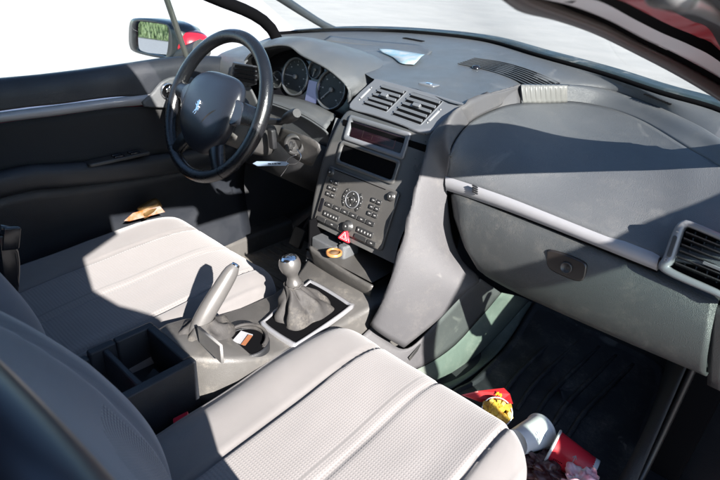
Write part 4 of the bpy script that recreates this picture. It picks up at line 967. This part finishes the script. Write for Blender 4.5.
# ---- driver's wing mirror
mo = [at(131, 20, y=.69), at(137, 18, y=.69), at(150, 18.5, y=.69), at(170, 22, y=.70), at(178, 30, y=.70), at(181, 45, y=.70), at(180, 58, y=.70), at(165, 58.5, y=.69), at(147, 55.5, y=.69), at(133, 51, y=.69), at(129, 44, y=.69), at(129, 28, y=.69)]
mi = [at(138, 22.5, y=.685), at(142, 21.5, y=.685), at(164, 24.5, y=.685), at(168, 28, y=.685), at(168.5, 40, y=.685), at(166, 55.5, y=.685), at(160, 55.5, y=.685), at(141, 51, y=.685), at(137.5, 46, y=.685), at(137, 30, y=.685)]
mn = (mo[3]-mo[0]).cross(mo[8]-mo[0]).normalized(); mn = mn if mn.y < 0 else -mn
A_, B_ = crs(mo, 50, True), crs(mi, 50, True); c = sum(A_, V())/50
m = MB().grid([[c.lerp(p, .25)+V((0, .13, 0)) for p in A_], [c.lerp(p, .7)+V((0, .115, 0)) for p in A_], [c.lerp(p, .97)+V((0, .06, 0)) for p in A_], A_, [a.lerp(b, .5)+V((0, -.004, 0)) for a, b in zip(A_, B_)], B_, [p+V((0, .012, 0)) for p in B_]], True)
m.add([c.lerp(p, .25)+V((0, .13, 0)) for p in A_], [list(range(50))], 0, True)
wm = ob('wing_mirror', m, mat('mirror_housing', (.015, .02, .022), .3), car)
# glass faces the driver: reflect the view towards the verge behind the car
cen = sum(B_, V())/50; vin = (cen-CAM).normalized(); tgt = V((-.52, -.85, -.062)).normalized(); nrm = (tgt-vin).normalized()
MIRN = nrm
o2 = []
for p in B_:
    v = p-cen; o2.append(cen+v+V((0, .006, 0)))
gm_ = MB(); n0 = V((0, -1, 0))
# project outline on the tilted plane through the centre
pr = []
for p in o2:
    d = (p-CAM); t = (cen+V((0, .02, 0))-CAM).dot(nrm)/d.dot(nrm); pr.append(CAM+d*t)
gm_.add(pr, [list(range(len(pr)))], 0, True); ob('mirror_glass', gm_, MIRR, wm, thick=.002)
m = MB(); m.tube([V((-.74, .70, .77)), V((-.90, .72, .72))], [.03, .03], 12); ob('mirror_foot', m, DARK, wm)
m = MB(); m.v = []; q = superq(at(190, 40, y=.82), .05, .10, .07, 2.4, 14); ob('mirror_shell', q, RED, wm) if False else None
# left front wing just visible in front of the post
wg = loft([[V((-.80, .80, .70)), V((-.80, 1.2, .74)), V((-.78, 1.6, .74))], [V((-.90, .80, .68)), V((-.90, 1.2, .71)), V((-.88, 1.6, .70))], [V((-.95, .80, .50)), V((-.95, 1.2, .52)), V((-.93, 1.6, .5))]], 12, 10)
# red housing back of the mirror seen through the quarter window
q = superq(at(192, 46, x=-.88), .055, .06, .05, 2.3, 14); ob('mirror_cover', q, RED, wm)

# ---- left windscreen pillar, windscreen, right pillar
m = MB(); lpil = crs([V((-.55, .12, 1.20)), at(215, -60, x=-.60), at(256, -20, x=-.64), at(283, -1, x=-.655), at(306, 14, x=-.665), at(326, 26, x=-.67), at(346, 33.5, x=-.665), at(362, 35, x=-.62)], 30); m.tube(lpil, [.018-.010*max(0, (i/29-.3)) for i in range(30)], 10); ob('windscreen_pillar', m, mat('pillar_dark', (.025, .03, .035), .4), car)
rp0 = [V((.535, .14, 1.15))]
gl_b = [p+V((0, .012, .004)) for p in Wc[1:8]]; 
seal = MB(); seal.tube(crs([p+V((0, .008, .003)) for p in Wc], 50), .007, 8); ob('windscreen_seal', seal, BLACK, car)
cw = MB(); w1 = crs([p+V((0, .018, .004)) for p in Wc], 40); w2 = [p+V((0, .065, .010)) for p in w1]; cw.grid([w1, w2]); ob('cowl_strip', cw, mat('cowl_grey', (.022, .034, .036), .4, dust=.3), car, thick=.003)
wtop = crs([V((-.55, .12, 1.2)), V((-.3, .19, 1.23)), V((0, .21, 1.235)), V((.3, .19, 1.225)), V((.53, .13, 1.17))], 24); wbot = crs([V((-.69, 1.05, .815))]+[p+V((0, .016, .006)) for p in Wc[2:8]]+[V((.70, .90, .80))], 24)
wmid = [a.lerp(b, .5)+V((0, .03, .04)) for a, b in zip(wtop, wbot)]
ws = MB(); cols = [crs([wtop[i], wmid[i], wbot[i]], 12) for i in range(24)]; ws.grid([[cols[i][k] for i in range(24)] for k in range(12)]); ob('windscreen', ws, WIND, car)
# right pillar: bands traced along the door opening
def pband(pts): return [at(px, py, y=y) for px, py, y in pts]
yy_ = {500: .16, 520: .22, 560: .32, 600: .45, 640: .58, 680: .72, 720: .82, 770: .92}
tr_ = {
 'a': [(500, -9), (520, 2), (560, 18), (600, 34), (640, 54), (680, 75), (720, 99), (770, 133)],
 'b': [(512, -9), (532, 0), (566, 11), (604, 25), (642, 45), (682, 65), (720, 87), (770, 120)],
 'c': [(524, -9), (545, -3), (575, 5), (610, 19), (646, 39), (684, 58), (720, 78), (772, 112)],
 'd': [(550, -9), (574, -5), (604, 3), (634, 19), (662, 33), (692, 46), (720, 62), (776, 108)],
 'e': [(566, -9), (594, -6), (620, 0), (646, 13), (672, 26), (698, 37), (722, 50), (780, 112)],
 'f': [(602, -9), (628, -6), (652, 0), (672, 11), (692, 21), (710, 30), (732, 64), (785, 118)],
 'g': [(640, -9), (664, -6), (686, 0), (702, 10), (718, 20), (734, 38), (742, 80), (790, 122)],
 'h': [(720, -9), (732, -6), (745, 4), (755, 16), (762, 30), (766, 60), (770, 92), (795, 126)]}
Q = {k: [(px, py, y-(.004 if j in (0, len(v)-1) else .018)*i) for j, ((px, py), y) in enumerate(zip(v, yy_.values()))] for i, (k, v) in enumerate(tr_.items())}
C_ = {k: crs(pband(v), 40) for k, v in Q.items()}
def out_(L, d): return [p+V((d*.6, 0, d*.8)) for p in L]
cen_ = [a.lerp(b, .5) for a, b in zip(C_['a'], C_['b'])]
m = MB(); m.tube(cen_, [(a-b).length*.52 for a, b in zip(C_['a'], C_['b'])], 14); pil = ob('windscreen_pillar', MB().grid([C_['c'], [p+V((-.004, -.002, -.002)) for p in [a.lerp(b, .15) for a, b in zip(C_['c'], C_['d'])]], [p+V((-.007, -.004, -.003)) for p in [a.lerp(b, .5) for a, b in zip(C_['c'], C_['d'])]], C_['d']]), mat('pillar_silver', (.70, .70, .74), .3, spec=.8), car)
mg = MB().grid([out_(C_['a'], .01), out_(C_['b'], .006), C_['c']]); ob('pillar_gap', mg, BLACK, pil); mg = MB().grid([C_['d'], C_['e']]); ob('pillar_gap', mg, BLACK, pil)
ob('pillar_seal', m, mat('seal_brown', (.07, .058, .055), .3, spec=.9), pil)
m = MB().grid([C_['e'], C_['f']]); ob('pillar_panel', m, RED, pil); m = MB().grid([C_['f'], C_['g']]); ob('pillar_gap', m, RUB, pil)
m = MB(); m.grid([C_['g'], C_['h']]); ob('roof_seal', m, RUB, pil)
cen_ = [a.lerp(b, .3)+V((-.002, 0, -.002)) for a, b in zip(C_['g'], C_['h'])]; m = MB(); m.tube(cen_, [.008-.005*i/39 for i in range(40)], 12); ob('roof_moulding', m, mat('moulding_grey', (.10, .10, .10), .3), pil)

fl0 = crs([C_['a'][0]+V((.02, 0, .05)), V((.64, .30, 1.04)), V((.69, .49, .955)), V((.69, .775, .84)), V((.70, .90, .785)), V((.72, 1.0, .76))], 30)
fl1 = crs([C_['a'][0]+V((.05, 0, .07)), V((.67, .30, 1.09)), V((.70, .51, .98)), V((.71, .73, .90)), V((.73, 1.0, .82))], 30)
m = MB(); m.grid([crs(C_['g'], 30), [p+V((.012, 0, .012)) for p in crs(C_['h'], 30)], fl1, fl0, [p+V((-.012, 0, .006)) for p in fl0]]); ob('pillar_flange', m, RED, pil, thick=.003)
# ---- open passenger door (outside the frame on the right; its frame and green glass shade the dashboard)
TH = R(50); DD = V((math.sin(TH), -math.cos(TH), 0)); DNn = V((math.cos(TH), math.sin(TH), 0)); H = V((.775, 1.02, 0))
def od(s, z, d=0): return H+DD*s+Z1*z+DNn*d
m = MB(); c = od(.61, .31); m.box(c, DD*.60, Z1*.43, DNn*.035, bev=.03); pd = ob('passenger_door', m, RED, car)
m = MB(); m.box(od(.54, .31, -.045), DD*.48, Z1*.38, DNn*.012, bev=.03); m.box(od(.55, .42, -.075), DD*.30, Z1*.03, DNn*.03, bev=.02); ob('door_card', m, DOORM, pd)
m = MB(); fr_ = [od(q, z, -(z-.76)*.36) for q, z in ((.05, .76), (.25, .865), (.45, .94), (.67, 1.02), (.85, 1.08), (1.02, 1.115), (1.14, 1.09), (1.21, .99), (1.22, .76))]; m.tube(crs(fr_, 60), .026, 8); ob('window_frame', m, RUB, pd)
m = MB(); fr = crs(fr_, 30); m.grid([fr, [od(.05+1.17*i/29, .735) for i in range(30)]]); ob('window_glass', m, SIDEG, pd)

# ================= loose things =================
# folded papers on the dash top
e0 = [on(x, y, l) for x, y, l in ((378, 51.5, .006), (390, 51.8, .007), (404, 53.5, .006), (424, 58.5, .010))]; e1 = [on(x, y, l) for x, y, l in ((382, 53.5, .003), (393, 58.5, .003), (401, 64.5, .003), (414, 66, .004))]
e0, e1 = crs(e0, 18), crs(e1, 18); m = MB().grid([e0, [a.lerp(b, .3)+Z1*.003 for a, b in zip(e0, e1)], [a.lerp(b, .6)+Z1*.001 for a, b in zip(e0, e1)], e1])
pa = ob('folded_leaflet', m, mat('leaflet_paper', (.15, .26, .32), .5, col2=(.30, .32, .33), vscale=34), None, thick=.0015); tag(pa, 'pale blue and white folded leaflet lying on the dashboard top', 'leaflet')

# cups
def cup(nm, base, ax, h, r0, r1, m_out, label, marks=None):
    m = MB(); m.lathe(base, ax, [(.0001, .004), (r0*.92, .004), (r0, 0), (r0*1.0, .002), (r1, h-.003), (r1+.0022, h-.002), (r1+.0026, h), (r1+.001, h+.0012), (r1-.001, h-.001)], 40)
    o = ob(nm, m, m_out, None); tag(o, label, 'cup')
    m = MB(); m.lathe(base, ax, [(.0001, .005), (r0-.001, .005), (r1-.0008, h-.001)], 40); ob('cup_lining', m, mat('cup_white', (.72, .70, .68), .5), o)
    m = MB(); m.lathe(base, ax, [(r1+.0002, h-.004), (r1+.0030, h-.0025), (r1+.0034, h), (r1+.001, h+.0022), (r1-.0012, h)], 40); ob('cup_rim', m, mat('cup_white', (.72, .70, .68), .5), o)
    return o
rb0 = at(552, 447, z=.11); rb1 = at(594, 473, z=.10)
ax = (rb1-rb0).normalized()
redm = mat('red_cup_card', (.62, .022, .040), .4, var=.05)
rc = cup('paper_cup', rb1+ax*.0, -ax, (rb1-rb0).length, .029, .040, redm, 'red paper cup with a white arrow lying on its side on the floor mat')
# white foot ring and arrow
sidev = (CAM-rb0); sidev -= ax*sidev.dot(ax); sidev.normalize(); tv = ax.cross(sidev)
def cups(t, a, r=.0005):
    rr_c = .040+(.029-.040)*t+r; return rb0+ax*((rb1-rb0).length*t)+sidev*(rr_c*math.cos(a))+tv*(rr_c*math.sin(a))
m = MB()
sgn = 1 if tv.dot(CU) > 0 else -1
def strip_(t0, t1, a0, a1, n=6):
    return [[cups(t0+(t1-t0)*j/3, a0+(a1-a0)*i/n) for i in range(n+1)] for j in range(4)]
m.grid(strip_(.50, .515, -.25, .30)); 
m.grid([[cups(.45, .12*sgn), cups(.507, .34*sgn)], [cups(.47, .12*sgn), cups(.507, .25*sgn)]]); m.grid([[cups(.565, .12*sgn), cups(.507, .34*sgn)], [cups(.545, .12*sgn), cups(.507, .25*sgn)]])
ob('arrow_mark', m, MARK, rc)
m = MB()
for i in range(6): m.grid(strip_(.14+i*.035, .158+i*.035, -.55*sgn-.04, -.55*sgn+.04, 2))
ob('cup_print', m, BLACK, rc)
m = MB(); L_ = (rb1-rb0).length; m.lathe(rb1-ax*.013, ax, [(.0300, 0), (.0297, .012), (.029, .0135), (.027, .0135)], 32); ob('cup_foot', m, mat('cup_white', (.72, .70, .68), .5), rc)
wb0 = at(541, 431, z=.105); wb1 = at(509, 446, z=.12)
ax2 = (wb1-wb0).normalized(); whm = mat('white_cup_card', (.70, .68, .67), .45, var=.05)
wc = cup('paper_cup', wb0+ax2*.088, -ax2, .088, .029, .038, whm, 'white paper cup lying beside the seat cushion, between the fries carton and the red cup')
m = MB(); s2 = (CAM-wb0); s2 -= ax2*s2.dot(ax2); s2.normalize(); t2 = ax2.cross(s2)
for i in range(7):
    for j in range(2):
        t = .018+i*.006; a0 = -.5+j*.32+(i % 3)*.03
        m.grid([[wb0+ax2*(t+dt)+s2*(.0352*math.cos(a))+t2*(.0352*math.sin(a)) for a in (a0, a0+.1, a0+.2)] for dt in (0, .002)])
ob('cup_print', m, mat('grey_blue_print', (.30, .33, .42), .5), wc)
# carton with fries
fb = [at(456, 393, z=.11), at(503, 388, z=.135), at(512, 402, z=.12), at(514, 414, z=.10), at(470, 410, z=.08)]
fc = [at(462, 399, z=.125), at(478, 396, z=.13), at(503, 392, z=.14), at(510, 398, z=.135), at(520, 420, z=.10), at(500, 432, z=.08), at(470, 420, z=.08)]
m = MB(); m.prism(crs([fc[0], fc[1], fc[2], fc[3], fc[4], fc[5], fc[6]], 30, True), V((.1, -.3, .9)), .006, .001)
f0 = at(470, 404, z=.09); 
fn_ = V((.15, -.42, .9)).normalized(); fcn = at(497, 412, z=.125)
fm_ = MB()
bk_ = [at(461, 395, z=.125), at(478, 391, z=.132), at(504, 388, z=.145), at(510, 394, z=.142), at(513, 404, z=.13), at(500, 402, z=.12), at(480, 402, z=.11)]
fm_.prism(bk_, (CAM-bk_[2]).normalized(), .0015, 0); fm_.lathe(fcn-fn_*.06, fn_, [(.022, 0), (.034, .055), (.0355, .060), (.033, .060)], 30)
ca = ob('fries_carton', fm_, mat('carton_red', (.45, .015, .02), .45), None); tag(ca, 'red carton full of golden fries on the floor beside the seat corner', 'food carton')
m = MB(); m.lathe(fcn, fn_, [(.0345, -.003), (.0362, -.001), (.0362, .002), (.034, .001)], 36); ob('carton_rim', m, whm, ca)
m = MB(); c = at(499, 395, z=.138)+(CAM-bk_[2]).normalized()*.004; e1 = CR; e2 = CU
yl = [(-1, -.6), (-.9, .5), (-.45, .9), (0, .35), (.45, .9), (.9, .5), (1, -.6), (.55, -.6), (.45, .2), (0, -.25), (-.45, .2), (-.55, -.6)]
m.prism([c+X1*x*.0075+V((0, .6, .8))*y*.007 for x, y in yl], V((0, -.8, .6)), .0006, 0); ob('yellow_emblem', m, mat('emblem_yellow', (.80, .50, .03), .4), ca)
m = MB(); e1 = fn_.orthogonal().normalized(); e2 = fn_.cross(e1)
for k in range(90):
    a, r = random.uniform(0, 6.28), .031*math.sqrt(random.random()); p = fcn+e1*r*math.cos(a)+e2*r*math.sin(a)-fn_*random.uniform(.0, .006)
    d = (fn_*random.uniform(-.2, .6)+e1*random.uniform(-1, 1)+e2*random.uniform(-1, 1)).normalized(); s_ = d.cross(fn_).normalized(); q = random.uniform(.005, .009)
    m.box(p, d*q, s_*.0048, d.cross(s_)*.0046, bev=.002)
fr2 = ob('fries', m, mat('golden_fries', (.72, .42, .05), .5, var=.5, vscale=40, col2=(.50, .20, .03)), None); tag(fr2, 'golden brown fries heaped in the red carton', 'fries', kind='stuff')
# crumpled pink and white napkin, dark wrapper
def crumple(nm, c, sx, sy, sz, mt, sd, label, cat, am=.5):
    q = superq((0, 0, 0), 1, 1, 1, 2, 16)
    for v in q.v:
        k = 1+am*noise.noise(v*1.9+V((sd, 0, 0)))+am*.6*abs(noise.noise(v*4.3+V((0, sd, 0)))); v.x *= sx*k; v.y *= sy*k; v.z *= sz*k; v += c
    o = ob(nm, q, mt, None); tag(o, label, cat); return o
crumple('paper_napkin', at(580, 489, z=.15), .036, .030, .028, mat('napkin_pink', (.75, .30, .36), .6, col2=(.75, .68, .68), vscale=30), 3.1, 'crumpled pink and white paper in front of the red cup', 'napkin', .9)
crumple('foil_wrapper', at(546, 470, z=.09), .045, .028, .018, mat('wrapper_dark_red', (.05, .012, .012), .25, col2=(.16, .10, .10), vscale=22), 8.3, 'dark red glossy wrapper squeezed between the white cup and the red cup', 'wrapper', .9)
# bottle in the driver's door pocket
b0 = at(140, 214, x=-.60); b1 = at(158, 203, x=-.60); m = MB(); d = (b1-b0).normalized(); m.lathe(b0, d, [(.0001, 0), (.018, .002), (.020, .01), (.020, .05), (.016, .062), (.0001, .063)], 20)
bt = ob('drink_can', m, mat('amber_can', (.12, .07, .025), .3, metal=.5), None); tag(bt, 'amber coloured can lying in the driver door pocket', 'can')
m = MB(); q = [at(124, 221, x=-.585), at(133, 213, x=-.585), at(160, 206, x=-.58), at(165, 212, x=-.58), at(130, 221, x=-.585)]; m.prism(q, V((.7, -.5, .5)), .001, 0)
pc = ob('snack_packet', m, mat('packet_orange', (.26, .07, .012), .4, col2=(.20, .18, .16), vscale=30), None); tag(pc, 'orange and white packet beside the can in the driver door pocket', 'packet')

# left dash vent behind the wheel
m = MB()
LV = (V((-.60, .70, .70)), V((0, -1, .15)).normalized()); q = [at(236, 62, y=.71), at(257, 66, y=.71), at(257, 84, y=.71), at(249, 87, y=.71), at(232, 76, y=.71)]
m.prism(q, LV[1], .012, .003); lv = ob('air_vent', m, mat('outer_vent_dark', (.03, .032, .036), .4), car)
m = MB()
for k in range(4):
    a = at(236-k*.5, 66+k*4.2, y=.695); b = at(256, 69+k*4.4, y=.695); m.box((a+b)/2, (b-a)/2, Y1*.004, Z1*.004)
ob('slat', m, BLACK, lv)
m = MB(); m.box(at(236, 79.5, y=.70), V((.03, 0, -.002)), Z1*.0018, Y1*.001); ob('reflection_bar', m, mat('orange_reflection', (.8, .16, .03), .4), lv)  # orange bar paints a reflection on the vent as plain colour
